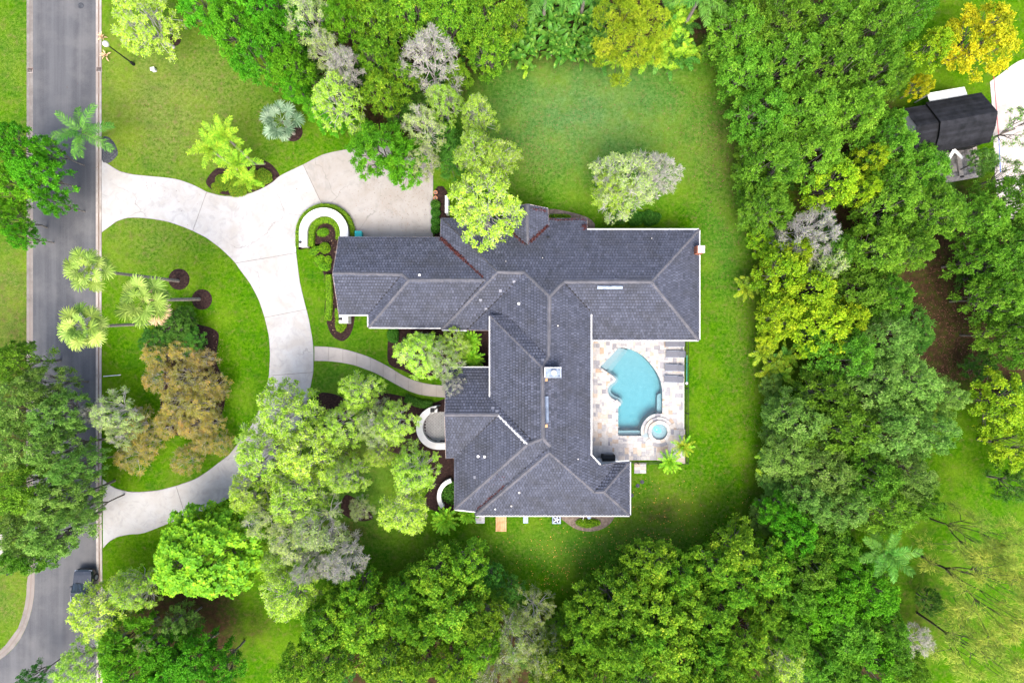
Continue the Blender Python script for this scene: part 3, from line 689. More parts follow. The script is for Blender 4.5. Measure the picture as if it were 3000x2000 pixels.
# grill and counter
gc = thing('outdoor_kitchen_counter', 'white angled counter under the black grill by the deck', 'counter', P(1780,1345,0))
go = gc.location
MB().prism([(q.x-go.x,q.y-go.y) for q in G([(1738,1340),(1800,1339),(1812,1350),(1800,1360),(1757,1366)])], .05, .85).build('body', M['stucco'], gc)
MB().prism([(q.x-go.x,q.y-go.y) for q in G([(1737,1338),(1801,1337),(1814,1350),(1800,1362),(1757,1368)])], .851, .91).build('worktop', M['white'], gc)
gr = thing('barbecue_grill', 'black hooded barbecue grill at the edge of the deck', 'grill', P(1779,1336,.1), 0)
MB().box(-.6,.6,-.28,.28,0,.8).build('cabinet', M['black'], gr, bevel=.02)
hb = MB(); pf = [(-.3,.82),(-.3,1.02),(-.2,1.15),(0,1.2),(.2,1.13),(.3,1.0),(.3,.82)]
hb.add([(-.62,y,z) for y,z in pf]+[(.62,y,z) for y,z in pf], [tuple(range(6,-1,-1)),tuple(range(7,14))]+[(i,(i+1)%7,7+(i+1)%7,7+i) for i in range(7)])
hb.build('hood', M['black'], gr, bevel=.02)
MB().bar((-.4,.34,.95),(.4,.34,.95),.03).build('handle', M['metal'], gr)
# ---------------------------------------------------------------- house
PITCH = .61
N_, S_, E_, W_ = (0,1), (0,-1), (1,0), (-1,0)
RF = {
'WN':(N_,8.791,[(993,694.5),(975,801),(1178,803),(1198,820),(1421,820),(1291,696)]),
'WS':(S_,1.369,[(975,801),(993,921),(1080,921),(1178,803)]),
'W2W':(W_,11.094,[(1080,921),(1080.5,957.5),(1198,820),(1178,803)]),
'W2S':(S_,2.086,[(1080.5,957.5),(1297,959),(1421,820),(1198,820)]),
'CW':(W_,6.86,[(1293,640),(1456,797),(1295,964),(1297,959),(1421,820),(1291,696)]),
'CN':(N_,9.724,[(1293,640),(1720,641),(1720,674),(2047,674),(1908,825),(1651,825),(1610,867),(1537,798),(1456,797)]),
'CS':(S_,2.203,[(1456,797),(1537,798),(1367,966),(1295,964)]),
'MW':(W_,5.296,[(1537,798),(1610,867),(1607,1044),(1487,923),(1437,925),(1437,967),(1367,966)]),
'PN':(N_,6.362,[(1437,925),(1487,923),(1607,1044),(1588,1073)]),
'PW':(W_,6.006,[(1437,925),(1588,1073),(1591,1283),(1562,1292),(1437,1168)]),
'SN':(N_,1.751,[(1307,1078),(1437,1078),(1437,1168),(1562,1292),(1545,1301),(1460,1214),(1303,1214)]),
'SS':(S_,12.625,[(1591,1283),(1612,1306),(1396,1497),(1332,1490),(1545,1301),(1562,1292)]),
'ME':(E_,9.186,[(1610,867),(1607,1044),(1588,1073),(1591,1283),(1612,1306),(1610,1324),(1741,1441),(1803,1354),(1757,1362),(1730,1333),(1730,911),(1651,825)]),
'QS':(S_,9.685,[(1303,1214),(1460,1214),(1332,1340),(1306,1341)]),
'SW':(W_,6.387,[(1460,1214),(1545,1301),(1332,1490),(1332,1340)]),
'TW':(W_,5.095,[(1612,1306),(1610,1324),(1394,1508),(1396,1497)]),
'TS':(S_,12.97,[(1394,1508),(1844,1508),(1769,1440),(1741,1441),(1610,1324)]),
'TE':(E_,9.756,[(1844,1508),(1844,1352),(1769,1440)]),
'TN':(N_,-3.686,[(1844,1352),(1803,1354),(1741,1441),(1769,1440)]),
'ES':(S_,3.278,[(1651,825),(1908,825),(2047,995),(1730,995),(1730,911)]),
'EE':(E_,13.977,[(1908,825),(2047,674),(2047,995)]),
'GE':(E_,None,[(1543,598),(1604,610),(1607,660),(1545,718)]),
'GW':(W_,None,[(1543,598),(1482,610),(1479,660),(1545,718)]),
}
RF['GE'] = (E_, 4.42+PITCH*1.34, RF['GE'][2]); RF['GW'] = (W_, 4.42-PITCH*1.34, RF['GW'][2])
def rz(face, px, py):
    d, D, _ = RF[face]; na = d[0]*(px-1500)/PPM - d[1]*(py-1000)/PPM
    return (D-PITCH*na)/(1-PITCH*na/ALT)
def RP(face, px, py, up=0.0):
    v = P(px, py, rz(face, px, py)); return v+Vector((0,0,up))
house = thing('house', 'sprawling one storey house with dark grey tiled hip roofs and white trim', 'house', P(1500, 1000, 0))
rb = MB()
for k, (d, D, ps) in RF.items():
    rb.add([RP(k, *q) for q in ps], [tuple(range(len(ps)))])
roof = rb.build('roof', M['under'], house)
def clip_rect(sub, u0, u1, v0, v1):
    for ax, val, sg in ((0,u0,1),(0,u1,-1),(1,v0,1),(1,v1,-1)):
        out = []
        for i in range(len(sub)):
            p, q = sub[i-1], sub[i]; dp, dq = (p[ax]-val)*sg, (q[ax]-val)*sg
            if (dp >= 0) != (dq >= 0):
                t = dp/(dp-dq); out.append((p[0]+(q[0]-p[0])*t, p[1]+(q[1]-p[1])*t))
            if dq >= 0: out.append(q)
        sub = out
        if len(sub) < 3: return []
    return sub
def tiles():
    rr = random.Random(21); cs = math.cos(math.atan(PITCH)); full = []; mbs = {}
    for key, (d, D, ps) in RF.items():
        dv = Vector((d[0], d[1], 0)); nrm = Vector((d[0]*PITCH, d[1]*PITCH, 1)).normalized()
        v = Vector((-d[0], -d[1], PITCH)).normalized(); u = v.cross(nrm)
        P3 = [RP(key, *q) for q in ps]; o = P3[0]
        low = min(P3, key=lambda q: q.z); uv = [((q-o).dot(u), (q-o).dot(v)) for q in P3]
        vmin = min(b for a, b in uv); vmax = max(b for a, b in uv); umin = min(a for a, b in uv); umax = max(a for a, b in uv)
        mb = MB(); ex = .305; tw = .265; row = 0; vv = vmin-.02
        while vv < vmax:
            uu = umin-tw*(rr.random()*.25+.5*(row % 2))-.02
            lift = rr.uniform(-.004,.006)
            while uu < umax:
                a0, a1 = uu+.015, uu+tw-.015+rr.uniform(-.004,.002); b0 = vv+rr.uniform(-.012,.012); b1 = vv+ex-.065  # dark underlay left bare above each course stands in for the butt's shadow line
                poly2 = clip_rect(uv, a0, a1, b0, b1)
                if poly2:
                    area = abs(sum(poly2[i-1][0]*poly2[i][1]-poly2[i][0]*poly2[i-1][1] for i in range(len(poly2))))/2
                    if area > .004:
                        h = .085+lift+rr.uniform(-.006,.008); tone = min(1, max(0, rr.gauss(.5,.2)))
                        if len(poly2) == 4 and area > .985*(a1-a0)*(b1-b0): full.append((key, o+u*((a0+a1)/2)+v*b0, u, v, nrm, a1-a0, h, tone, b1-b0))
                        else: add_tile(mb, poly2, o, u, v, nrm, b0, ex, h, tone)
                uu += tw
            vv += ex; row += 1
        mbs[key] = mb
    full.sort(key=lambda t: -t[1].z)
    base = MB(); base.add([(-.5,0,0),(.5,0,0),(.5,1,0),(-.5,1,0),(-.5,0,.088),(.5,0,.088),(.5,1,.014),(-.5,1,.014)], [(4,5,6,7),(0,1,5,4),(1,2,6,5),(3,0,4,7)])
    me = base.mesh('roof_tile', M['tile1'])
    for i, (key, p, u, v, nrm, wd, h, tone, ln) in enumerate(full):
        if i < 300:
            o = obj('roof_tile', me, roof); m = Matrix((u, v, nrm)).transposed().to_4x4(); m.translation = p-house.location
            o.matrix_local = m @ Matrix.Diagonal((wd, ln, 1, 1))
        else:
            mb = mbs[key]; o = p-u*wd/2
            add_tile(mb, [(0,0),(wd,0),(wd,ln),(0,ln)], o, u, v, nrm, 0, .305, h, tone)
    for key, mb in mbs.items():
        o = mb.build('roof_tiles', M['tile'], roof); o.location = -house.location; tag(o, kind='stuff')
def add_tile(mb, pl2, o, u, v, nrm, v0, ex, h, tone):
    n = len(pl2)
    if sum(pl2[i-1][0]*pl2[i][1]-pl2[i][0]*pl2[i-1][1] for i in range(n)) < 0: pl2 = pl2[::-1]
    top = []; bot = []
    for a, b in pl2:
        q = o+u*a+v*b; t = max(0, min(1, (b-v0)/ex)); top.append(q+nrm*(h*(1-t)+.012*t)); bot.append(q+nrm*.001)
    mb.add(bot+top, [tuple(range(n,2*n))]+[(i,(i+1)%n,n+(i+1)%n,n+i) for i in range(n)], tone)
tiles()
def caps(a, b, mat='cap', wd=.34, lift=.05):
    """a row of overlapping V shaped cap tiles"""
    d = b-a; L = d.length; d = d/L; x = d.cross(Vector((0,0,1))).normalized(); y = x.cross(d); m = max(1, int(L/.33)); mb = MB(); rr = random.Random(int(L*100))
    for i in range(m):
        p = a+d*(L*i/m); q = a+d*(L*(i+1)/m+.03); s = .03 if i % 1 == 0 else 0; j = rr.uniform(-.012,.012); vs = []
        for pt, e in ((p,0),(q,.028)):
            for lx, lz in ((-wd/2,-.10),(-.05,.01),(.05,.01),(wd/2,-.10)): vs.append(pt+x*(lx+j)+y*(lz+lift+e))
        for pt, e in ((p,-.035),(q,-.01)):
            for lx, lz in ((-wd/2,-.10),(-.05,.01),(.05,.01),(wd/2,-.10)): vs.append(pt+x*(lx+j)+y*(lz+lift+e))
        mb.add(vs, [(0,1,5,4),(1,2,6,5),(2,3,7,6),(0,8,9,1),(1,9,10,2),(2,10,11,3),(4,5,13,12),(5,6,14,13),(6,7,15,14),(0,4,12,8),(3,11,15,7)], rr.random())
    o = mb.build('ridge_caps', M[mat], roof); tag(o, kind='stuff'); return o
for f, a, b, *m in [('WN',(975,801),(1178,803)),('WN',(1178,803),(1198,820)),('WN',(1198,820),(1421,820)),('W2S',(1198,820),(1080.5,957.5)),
    ('CN',(1293,640),(1456,797)),('CN',(1456,797),(1537,798)),('CS',(1456,797),(1295,964)),('CN',(1537,798),(1610,867)),('CN',(1651,825),(1610,867)),('CN',(1651,825),(1908,825)),
    ('EE',(1908,825),(2047,674)),('EE',(1908,825),(2047,995)),('MW',(1610,867),(1607,1044)),('PW',(1588,1073),(1437,925)),('PW',(1588,1073),(1591,1283)),('SS',(1591,1283),(1545,1301)),
    ('SW',(1545,1301),(1460,1214),'caplight'),('SW',(1545,1301),(1332,1490)),('SN',(1460,1214),(1303,1214)),('ME',(1591,1283),(1612,1306)),('TS',(1610,1324),(1394,1508)),
    ('TS',(1610,1324),(1741,1441)),('TS',(1741,1441),(1769,1440)),('TE',(1769,1440),(1844,1508)),('TE',(1769,1440),(1844,1352)),('GE',(1543,598),(1545,718)),('ME',(1607,1044),(1588,1073))]:
    caps(RP(f,*a), RP(f,*b), *(m or ['cap']))
# valleys, fascia boards, gutters
def valley(f, a, b, wd=.09):
    p, q = RP(f,*a,.05), RP(f,*b,.05); MB().bar(p, q, wd, ht=.05).build('valley_flashing', M['under'], roof)
for f, a, b in [('WN',(1291,696),(1421,820)),('W2S',(1297,959),(1421,820)),('WS',(1080,921),(1178,803)),('CS',(1367,966),(1537,800)),('PN',(1487,923),(1607,1044)),('PW',(1437,1168),(1562,1292)),
    ('QS',(1460,1214),(1332,1340)),('SS',(1396,1497),(1612,1306)),('TN',(1803,1354),(1741,1441)),('ES',(1730,911),(1651,825)),('GE',(1607,660),(1545,718)),('GW',(1479,660),(1545,718))]: valley(f, a, b)
def eave(f, a, b, mat='white', gut=True):
    p, q = RP(f,*a), RP(f,*b); d = Vector((RF[f][0][0], RF[f][0][1], 0))
    e = (q-p).normalized()
    n = Vector((e.y, -e.x, 0)); n.normalize()
    if n.dot(d) < 0: n = -n
    MB().bar(p+n*.035+Vector((0,0,-.10)), q+n*.035+Vector((0,0,-.10)), .04, ht=.24).build('fascia', M[mat], roof)
    if gut: MB().bar(p+n*.10+Vector((0,0,-.05)), q+n*.10+Vector((0,0,-.05)), .085, ht=.12).build('gutter', M[mat], roof)
for a in [('CN',(1720,674),(2047,674)),('EE',(2047,674),(2047,995)),('ES',(2047,995),(1730,995)),('ME',(1730,911),(1730,1333)),('TN',(1803,1354),(1844,1352)),('TE',(1844,1352),(1844,1508)),
    ('TS',(1844,1508),(1394,1508)),('PW',(1437,925),(1437,1168)),('W2S',(1080.5,957.5),(1297,959)),('WS',(993,921),(1080,921)),('W2W',(1080,921),(1080.5,957.5)),
    ('CS',(1295,964),(1367,966)),('SN',(1307,1078),(1437,1078)),('SS',(1332,1490),(1396,1497)),('ME',(1730,1333),(1757,1362))]: eave(*a)
for a in [('WN',(993,694.5),(1291,696)),('CW',(1293,640),(1291,696)),('SW',(1332,1340),(1332,1490)),('QS',(1306,1341),(1332,1340)),('CN',(1293,640),(1720,641)),('ME',(1757,1362),(1803,1354)),('GE',(1604,610),(1607,660)),('GW',(1482,610),(1479,660)),('MW',(1367,966),(1437,967))]: eave(*a, mat='brownfascia', gut=False)
def rake(f, a, b):
    p, q = RP(f,*a,-.06), RP(f,*b,-.06); MB().bar(p, q, .06, ht=.2).build('fascia', M['brownfascia'], roof)
for a in [('WN',(993,694.5),(975,801)),('WS',(975,801),(993,921)),('SN',(1307,1078),(1303,1214)),('QS',(1303,1214),(1306,1341)),('GE',(1543,598),(1604,610)),('GW',(1543,598),(1482,610)),('CN',(1720,641),(1720,674))]: rake(*a)
# walls (one box for each wing, set back under the eaves)
HL = house.location
def wing(x0, x1, y0, y1, h, i=.5):
    a = P(x0,y0,3); b = P(x1,y1,3); MB().box(a.x+i-HL.x, b.x-i-HL.x, b.y+i-HL.y, a.y-i-HL.y, 0, h).build('wall', M['stucco'], house)
for a in [(996,1290,696,920,2.72),(1082,1300,704,956,2.70,.52),(1294,1718,645,964,2.62,.54),(1700,2045,676,994,3.25,.56),(1440,1728,930,1333,4.55,.58),(1308,1470,1080,1339,2.85,.6),(1334,1640,1290,1489,2.9,.62),(1396,1842,1356,1507,2.88,.64)]: wing(*a)
for ys in ((696,920,801,978),):   # gable end of the garage wing
    a = P(996,696,2.75); b = P(996,920,2.75); c = RP('WN',978,801)
    mb = MB(); x0 = a.x+.5; vs = [(x0,a.y-.5,2.7),(x0,b.y+.5,2.7),(x0,c.y,c.z-.3)]; vs += [(x+.2,y,z) for x,y,z in vs]
    mb.add([Vector(v)-HL for v in vs], [(0,1,2),(5,4,3),(0,3,4,1),(1,4,5,2),(2,5,3,0)]); mb.build('gable_wall', M['stucco'], house)
a = P(1308,1080,2.9); b = P(1308,1339,2.9); c = RP('SN',1306,1214); mb = MB(); x0 = a.x+.6; vs = [(x0,a.y-.6,2.83),(x0,b.y+.6,2.83),(x0,c.y,c.z-.3)]; vs += [(x+.2,y,z) for x,y,z in vs]
mb.add([Vector(v)-HL for v in vs], [(0,1,2),(5,4,3),(0,3,4,1),(1,4,5,2),(2,5,3,0)]); mb.build('gable_wall', M['stucco'], house)
def window(c, n, wd, ht, name='window'):
    """c centre on the wall, n outward"""
    n = Vector(n); t = Vector((-n.y, n.x, 0)); c = Vector(c)-HL
    m = Matrix((t, Vector((0,0,1)), n)).transposed().to_4x4(); m.translation = c
    f = MB()
    for x0,x1,y0,y1 in ((-wd/2,wd/2,ht/2-.07,ht/2),(-wd/2,wd/2,-ht/2,-ht/2+.07),(-wd/2,-wd/2+.07,-ht/2+.07,ht/2-.07),(wd/2-.07,wd/2,-ht/2+.07,ht/2-.07),(-.03,.03,-ht/2+.07,ht/2-.07)): f.box(x0,x1,y0,y1,-.02,.05,M=m)
    o = f.build(name, M['black'] if name == 'glass_door' else M['white'], house)
    MB().box(-wd/2+.06,wd/2-.06,-ht/2+.06,ht/2-.06,-.01,.02,M=m).build('pane', M['glass'], o)
ex = P(2045,0,3).x-.56; sy = P(0,994,3).y+.56; me_ = P(1728,0,3).x-.58; ty = P(0,1507,3).y+.64; ny_ = P(0,696,3).y-.5
for y in (760,880,940): window((ex, P(0,y,2).y, 1.6), (1,0,0), 1.6, 1.4)
for x in (1790,1880,1970): window((P(x,0,2).x, sy, 1.3), (0,-1,0), 2.2, 2.3, 'glass_door')
for y in (1050,1150,1250): window((me_, P(0,y,2).y, 1.4), (1,0,0), 2.4, 2.4, 'glass_door')
for x in (1450,1560,1680,1780): window((P(x,0,2).x, ty, 1.6), (0,-1,0), 1.5, 1.3)
for x in (1080,1190):
    d = MB().box(P(x,0,1).x-1.3-HL.x,P(x,0,1).x+1.3-HL.x,ny_-.02-HL.y,ny_+.05-HL.y,0.02,2.2).build('garage_door', M['white'], house)
    for i in range(4): MB().box(P(x,0,1).x-1.25-HL.x,P(x,0,1).x+1.25-HL.x,ny_+.05-HL.y,ny_+.075-HL.y,.08+i*.54,.56+i*.54).build('panel', M['white'], d)
for y in (740,850): window((P(996,0,2).x+.5, P(0,y,2).y, 1.6), (-1,0,0), 1.4, 1.2)
# brick chimney on the east wall
cp = P(2053,730,4.9); ch = obj('chimney', MB().box(-.30,.30,-.33,.33,0,4.85).mesh('chimney', M['brick']), house, (cp.x-HL.x-.02, cp.y-HL.y, 0))
MB().box(-.24,.38,-.33,.33,4.852,5.02,taper=.02).build('cap', M['capstone'], ch)
for i in range(22):
    for s in (-1,1): MB().box(-.312,.312,s*.335-.008,s*.335+.008,.2+i*.21,.36+i*.21).build('brick', M['brick'], ch)
# metal chimney chase on the main ridge
cq = P(1620,1091,8.4); cz = rz('ME',1620,1091)
cc = obj('chimney_chase', MB().box(-.68,.68,-.42,.42,cz-.6,8.30).mesh('chimney_chase', M['white']), house, (cq.x-HL.x, cq.y-HL.y, 0))
MB().box(-.62,.62,-.36,.36,8.302,8.34).build('top_pan', M['bluemetal'], cc)
for a in ((-.72,.72,.38,.45),(-.72,.72,-.45,-.38),(-.72,-.64,-.379,.379),(.64,.72,-.379,.379)): MB().box(*a,8.28,8.40).build('rim', M['white'] if a[1] < .5 or a[2] > 0 else M['metal'], cc)
MB().cyl((.06,0),.16,.16,8.34,8.62,20).build('flue', M['metal'], cc)
MB().lathe((.06,0),[(.22,8.62),(.23,8.68),(.12,8.76),(.02,8.78)],20).build('flue_cap', M['white'], cc)
for x, y in ((.52,.26),(.52,-.26)): MB().cyl((x,y),.05,.05,8.34,8.36,10).build('bolt', M['black'], cc)
def ridgevent(face, a, b, wd):
    p, q = RP(face,*a,.12), RP(face,*b,.12); v = (q-p).normalized(); up = Vector((RF[face][0][0]*PITCH, RF[face][0][1]*PITCH, 1)).normalized(); mid = (p+q)/2
    o = MB().bar(p, mid-v*.02, wd, up, .16).bar(mid+v*.02, q, wd, up, .16).build('roof_vent', M['bluemetal'], house); o.location = -HL
    MB().bar(p+up*.09, q+up*.09, wd*.5, up, .04).build('hood', M['metal'], o)
ridgevent('ES',(1749,841.5),(1823,841.5),.30); ridgevent('ME',(1601,1160),(1602.5,1236),.27)
for f, x, y, s, m in [('WN',1230,806,.15,'white'),('MW',1519.6,889.8,.16,'white'),('CN',1482,766,.05,'capstone'),('SW',1401,1335,.16,'white'),('SW',1420,1336,.16,'white'),('TS',1521,1441,.12,'capstone'),('TS',1498,1480,.1,'capstone'),('TS',1451,1489,.1,'white'),('ME',1634,954,.09,'capstone'),('CN',1605,695,.14,'black'),('CN',1908,699,.06,'capstone'),('CN',1589,756,.06,'capstone'),('ME',1693,1343,.08,'capstone')]:
    p = RP(f,x,y); o = MB().cyl((0,0),s*.5,s*.5,-.05,.22,12).build('vent_pipe', M['metal'], house, loc=p-HL); MB().lathe((0,0),[(s*.75,.2),(s*.8,.24),(s*.3,.27)],12).build('vent_cap', M[m], o)
for f, x, y in [('CS',1506,824),('CS',1521.5,829),('CS',1466,851),('CS',1408,879),('CS',1424,905),('SN',1444,1195),('SN',1456,1205),('PN',1590,1054),('ME',1599,1112),('ME',1599,1247),('SW',1391,1397)]:
    d = RF[f][0]; nrm = Vector((d[0]*PITCH, d[1]*PITCH, 1)).normalized(); v = Vector((-d[0],-d[1],PITCH)).normalized(); u = v.cross(nrm)
    m = Matrix((u, v, nrm)).transposed().to_4x4(); m.translation = RP(f,x,y)-HL
    MB().box(-.13,.13,-.14,.15,.03,.07,M=m).build('replacement_tile', M['wood'] if x in (1599,) else M['paletile'], house)
# pilaster and light beside the garage wing, white court walls
pi_ = thing('garden_pier', 'white block pier with a dark lantern at the garage wing corner', 'pier', P(1016,935,0))
MB().box(-.44,.44,-.42,.42,0,1.35).build('block', M['stucco'], pi_, bevel=.02); MB().box(-.42,-.1,-.14,.1,1.352,1.6,taper=.04).build('lantern', M['black'], pi_)
def curved_wall(name, label, outer, inner, h, org, cap=.05):
    o = thing(name, label, 'wall', P(*org, 0)); L = o.location
    q = [(v.x-L.x, v.y-L.y) for v in G(outer+inner[::-1])]
    MB().prism(q, 0, h).build('wall', M['stucco'], o); MB().prism(inset(q, -cap), h+.002, h+.08).build('coping', M['white'], o); return o
uw = curved_wall('curved_garden_wall', 'thick white horseshoe wall between clipped hedges beside the driveway', [(886,726)]+arc(956,685,70,180,360,30)+[(1026,720)], [(907,726)]+arc(956,685,48.5,180,360,30)+[(1004.5,720)], .9, (956,690), .03)
MB().box(-.14,.14,-.1,.1,.985,1.2,taper=.03).build('lantern', M['black'], uw, loc=P(889,714,0)-uw.location)
cw = curved_wall('entrance_court_wall', 'broad white semicircular wall around the entrance court', [(1284,1186)]+arc(1286,1249,63,275,90,26)[::1]+[(1330,1312)], [(1284,1205)]+arc(1286,1249,44,272,90,26)+[(1330,1293)], .85, (1286,1249), .0)
MB().box(-.2,.2,-.2,.2,.932,1.0).build('lantern', M['black'], cw, loc=P(1270,1198,0)-cw.location)
fl = MB().sheet(G([(1284,1206)]+arc(1286,1249,45,272,90,26)+[(1345,1294),(1345,1206)]), .02)
court = struct('entrance_court', fl, M['joint'], 'small semicircular court of pale rectangular pavers at the entrance')
tm = MB().box(-.145,.145,-.07,.07,0,.03).mesh('paver', pm('court_paver', (.30,.30,.295), (.38,.38,.375), 3, .8, world=True))
for j in range(20):
    for i in range(9):
        x = 1243+i*9.2+(4.6 if j % 2 else 0); y = 1208+j*4.4
        if math.hypot(x-1286,y-1249) < 43 or x > 1288 and abs(y-1249) < 42: obj('paver', tm, court, P(x,y,.03))
lw = curved_wall('planter_wall', 'narrow white curved planter wall at the south west house corner', arc(1336,1450,54,255,140,22), arc(1336,1450,42,255,140,22), .55, (1300,1450), .0)
# small things by the walls
mt = thing('timber_landing', 'tan timber landing outside the south door', 'landing', P(1468,1530,0))
for i in range(5): MB().box(-.52+i*.21,-.325+i*.21,-.85,.8,.0,.10).build('plank', M['wood'], mt)
wc = thing('white_plinth', 'white concrete plinth at the corner of the south wall', 'plinth', P(1408,1519,0)); MB().box(-.5,.4,-.32,.4,0,.5).build('block', M['stucco'], wc, bevel=.02); MB().box(-.42,.1,-.05,.3,.502,.53).build('top', M['capstone'], wc)
ac = thing('air_conditioner', 'dark square air conditioning unit with a round fan under the south eave', 'air conditioner', P(1629,1515,0)); MB().box(-.42,.42,-.42,.42,0,.8).build('casing', M['bluemetal'], ac, bevel=.03); MB().cyl((0,0),.33,.33,.80,.83,24).build('fan_grille', M['black'], ac)
for i in range(5):
    m = Matrix.Rotation(i*2*math.pi/5,4,'Z'); MB().box(.05,.28,-.04,.06,.832,.845,M=m).build('blade', M['metal'], ac)
bn = thing('hose_box', 'small grey hose box on the grass by the south wall', 'hose box', P(1540,1518,0)); MB().box(-.22,.2,-.3,.3,0,.5,taper=.03).build('box', M['bluemetal'], bn); MB().box(-.24,.22,-.32,.32,.502,.55).build('lid', M['bluemetal'], bn)
pu = thing('pool_pump', 'white pipes of the pool pump beside the south soil bed', 'pump', P(1712,1512,0))
MB().cyl((.4,.05),.18,.18,0,.55,14).build('tank', M['bluemetal'], pu)
for a, b in (((-.9,.1,.3),(-.1,.05,.32)),((-.1,.05,.32),(-.2,-.35,.3)),((-.1,.05,.32),(.1,.3,.35)),((.1,.1,.3),(.75,.15,.3))): MB().bar(a,b,.05).build('pipe', M['white'], pu)
tb = thing('recycling_bin', 'teal lidded bin against the garage wall beside the hedge', 'bin', P(1056,692,0)); MB().box(-.28,.28,-.3,.3,0,.9,taper=-.03).build('body', M['teal'], tb); MB().box(-.33,.33,-.34,.36,.902,.98).build('lid', M['teal'], tb)
for k, (x, y) in enumerate(((1277,566),(1277,582))):
    t = thing('plant_pot', ['terracotta pot at the court edge, farther from the hedge balls','terracotta pot at the court edge, next to the hedge balls'][k], 'pot', P(x,y,0), 0, 'terracotta pots by the parking court')
    MB().lathe((0,0),[(.12,0),(.19,.35),(.2,.36),(.15,.36),(.14,.3)],16).build('pot', M['terracotta'], t); MB().cyl((0,0),.14,.14,.28,.31,14).build('soil', M['soil'], t)
sw = thing('side_wall', 'low white wall beside the court planting strip', 'wall', P(1313,610,0)); MB().box(-.12,.12,-.75,.85,0,1.6).build('wall', M['stucco'], sw); MB().box(-.15,.15,-.78,.88,1.602,1.66).build('coping', M['white'], sw)
# white timber pole on the island, electrical box, lamp, mail box
tag(MB().bar((-.85,-.07,.04),(.85,.07,.05),.07).build('white_pole', M['white'], None, loc=P(329,1100,0)), 'slim white pole lying on the island grass near the street', 'pole')
ub = thing('utility_box', 'small white utility box standing on the front lawn', 'utility box', P(454,208,0), .2); MB().box(-.18,.18,-.14,.14,0,.5).build('box', M['white'], ub, bevel=.02); MB().box(-.2,.2,-.16,.16,.502,.54).build('lid', M['white'], ub)
lp = thing('street_lamp', 'white globe street lamp on a dark post beside the street', 'street lamp', P(392,189,0))
MB().lathe((0,0),[(.16,0),(.14,.5),(.07,.6),(.05,4.2)],14).build('post', M['black'], lp); MB().lathe((0,0),[(.08,4.2),(.12,4.3),(.12,4.36)],14).build('collar', M['white'], lp)
MB().lathe((0,0),[(.12,4.36),(.22,4.45),(.27,4.6),(.25,4.76),(.15,4.88),(.03,4.92)],18).build('globe', M['white'], lp, smooth=True)
mbx = thing('mailbox', 'dark mailbox on a post on the far verge', 'mailbox', P(52,1668,0), .2); MB().box(-.05,.05,-.05,.05,0,1.05).build('post', M['darkbark'], mbx); MB().box(-.22,.22,-.1,.1,1.05,1.28).build('box', M['black'], mbx, bevel=.03); MB().bar((.1,.12,1.2),(.1,.12,1.42),.03).build('flag', M['redline'], mbx)
# ---------------------------------------------------------------- neighbour's barn shed, paved patio, court
sh = thing('barn_shed', 'black roofed gambrel barn shed with a pale blue end wall', 'shed', (P(2808,358,2.7).x, P(2808,358,2.7).y, 0), math.radians(10))
def gambrel(x0, x1, hw, ez, rz_, kx, kz, wallmat):
    prof = [(-hw,ez),(-kx,kz),(0,rz_),(hw,ez)]
    for i in range(3):
        (ya,za),(yb,zb) = prof[i], prof[i+1]; m = 5 if i < 2 else 10
        nrm = Vector((0,-(zb-za),yb-ya)).normalized()
        for j in range(m):
            a = Vector((0,ya+(yb-ya)*j/m,za+(zb-za)*j/m)); b = Vector((0,ya+(yb-ya)*(j+1)/m,za+(zb-za)*(j+1)/m))
            lo, hi = (.05,.02) if i < 2 else (.02,.05)
            q = [a+nrm*lo, b+nrm*hi, b, a]
            mb = MB(); mb.add([(x0,*p[1:]) for p in q]+[(x1,*p[1:]) for p in q], [(0,1,2,3),(7,6,5,4),(0,4,5,1),(1,5,6,2),(2,6,7,3),(3,7,4,0)]); mb.build('roof_course', M['shedroof'], sh)
    w = MB(); q = [(-hw+.12,0),(-hw+.12,ez),(-kx,kz-.1),(0,rz_-.1),(hw-.12,ez),(hw-.12,0)]; n = 6
    w.add([(x0+.06,y,z) for y,z in q]+[(x1-.06,y,z) for y,z in q], [tuple(range(n-1,-1,-1)),tuple(range(n,2*n))]+[(i,(i+1)%n,n+(i+1)%n,n+i) for i in range(n)]); w.build('wall', M[wallmat], sh)
gambrel(-2.65,2.65,2.35,2.6,4.2,1.15,3.62,'black'); gambrel(-4.7,-2.66,2.15,2.5,3.95,1.05,3.4,'shedwall')
ln = MB(); ln.add([(-2.1,2.3,2.35),(1.5,2.3,2.35),(1.5,3.3,2.1),(-2.1,3.3,2.1),(-2.1,2.3,2.42),(1.5,2.3,2.42),(1.5,3.3,2.17),(-2.1,3.3,2.17)], [(3,2,1,0),(4,5,6,7),(0,1,5,4),(1,2,6,5),(2,3,7,6),(3,0,4,7)]); ln.build('lean_to_roof', M['white'], sh)
for x in (-2.0,1.4): MB().box(x-.05,x+.05,3.1,3.2,0,2.1).build('post', M['white'], sh)
pt = struct('patio', MB().prism(G([(2735,425),(2852,405),(2871,512),(2758,534)]), 0, .05), M['oldstone'], 'weathered stone patio beside the barn shed')
def patio():
    a, b, c, d = [P(*q) for q in ((2742,430),(2850,411),(2866,508),(2762,528))]; rr = random.Random(4)
    for i in range(7):
        for j in range(6):
            def pt_(u, v): return (a*(1-u)+b*u)*(1-v)+(d*(1-u)+c*u)*v
            g = .06; u0, u1, v0, v1 = (i+g)/7, (i+1-g)/7, (j+g)/6, (j+1-g)/6
            MB().prism([pt_(u0,v0),pt_(u1,v0),pt_(u1,v1),pt_(u0,v1)], .05, .075+rr.uniform(0,.02)).build('stone', M['oldstone'] if rr.random() < .82 else M['paleedge'], pt)
patio()
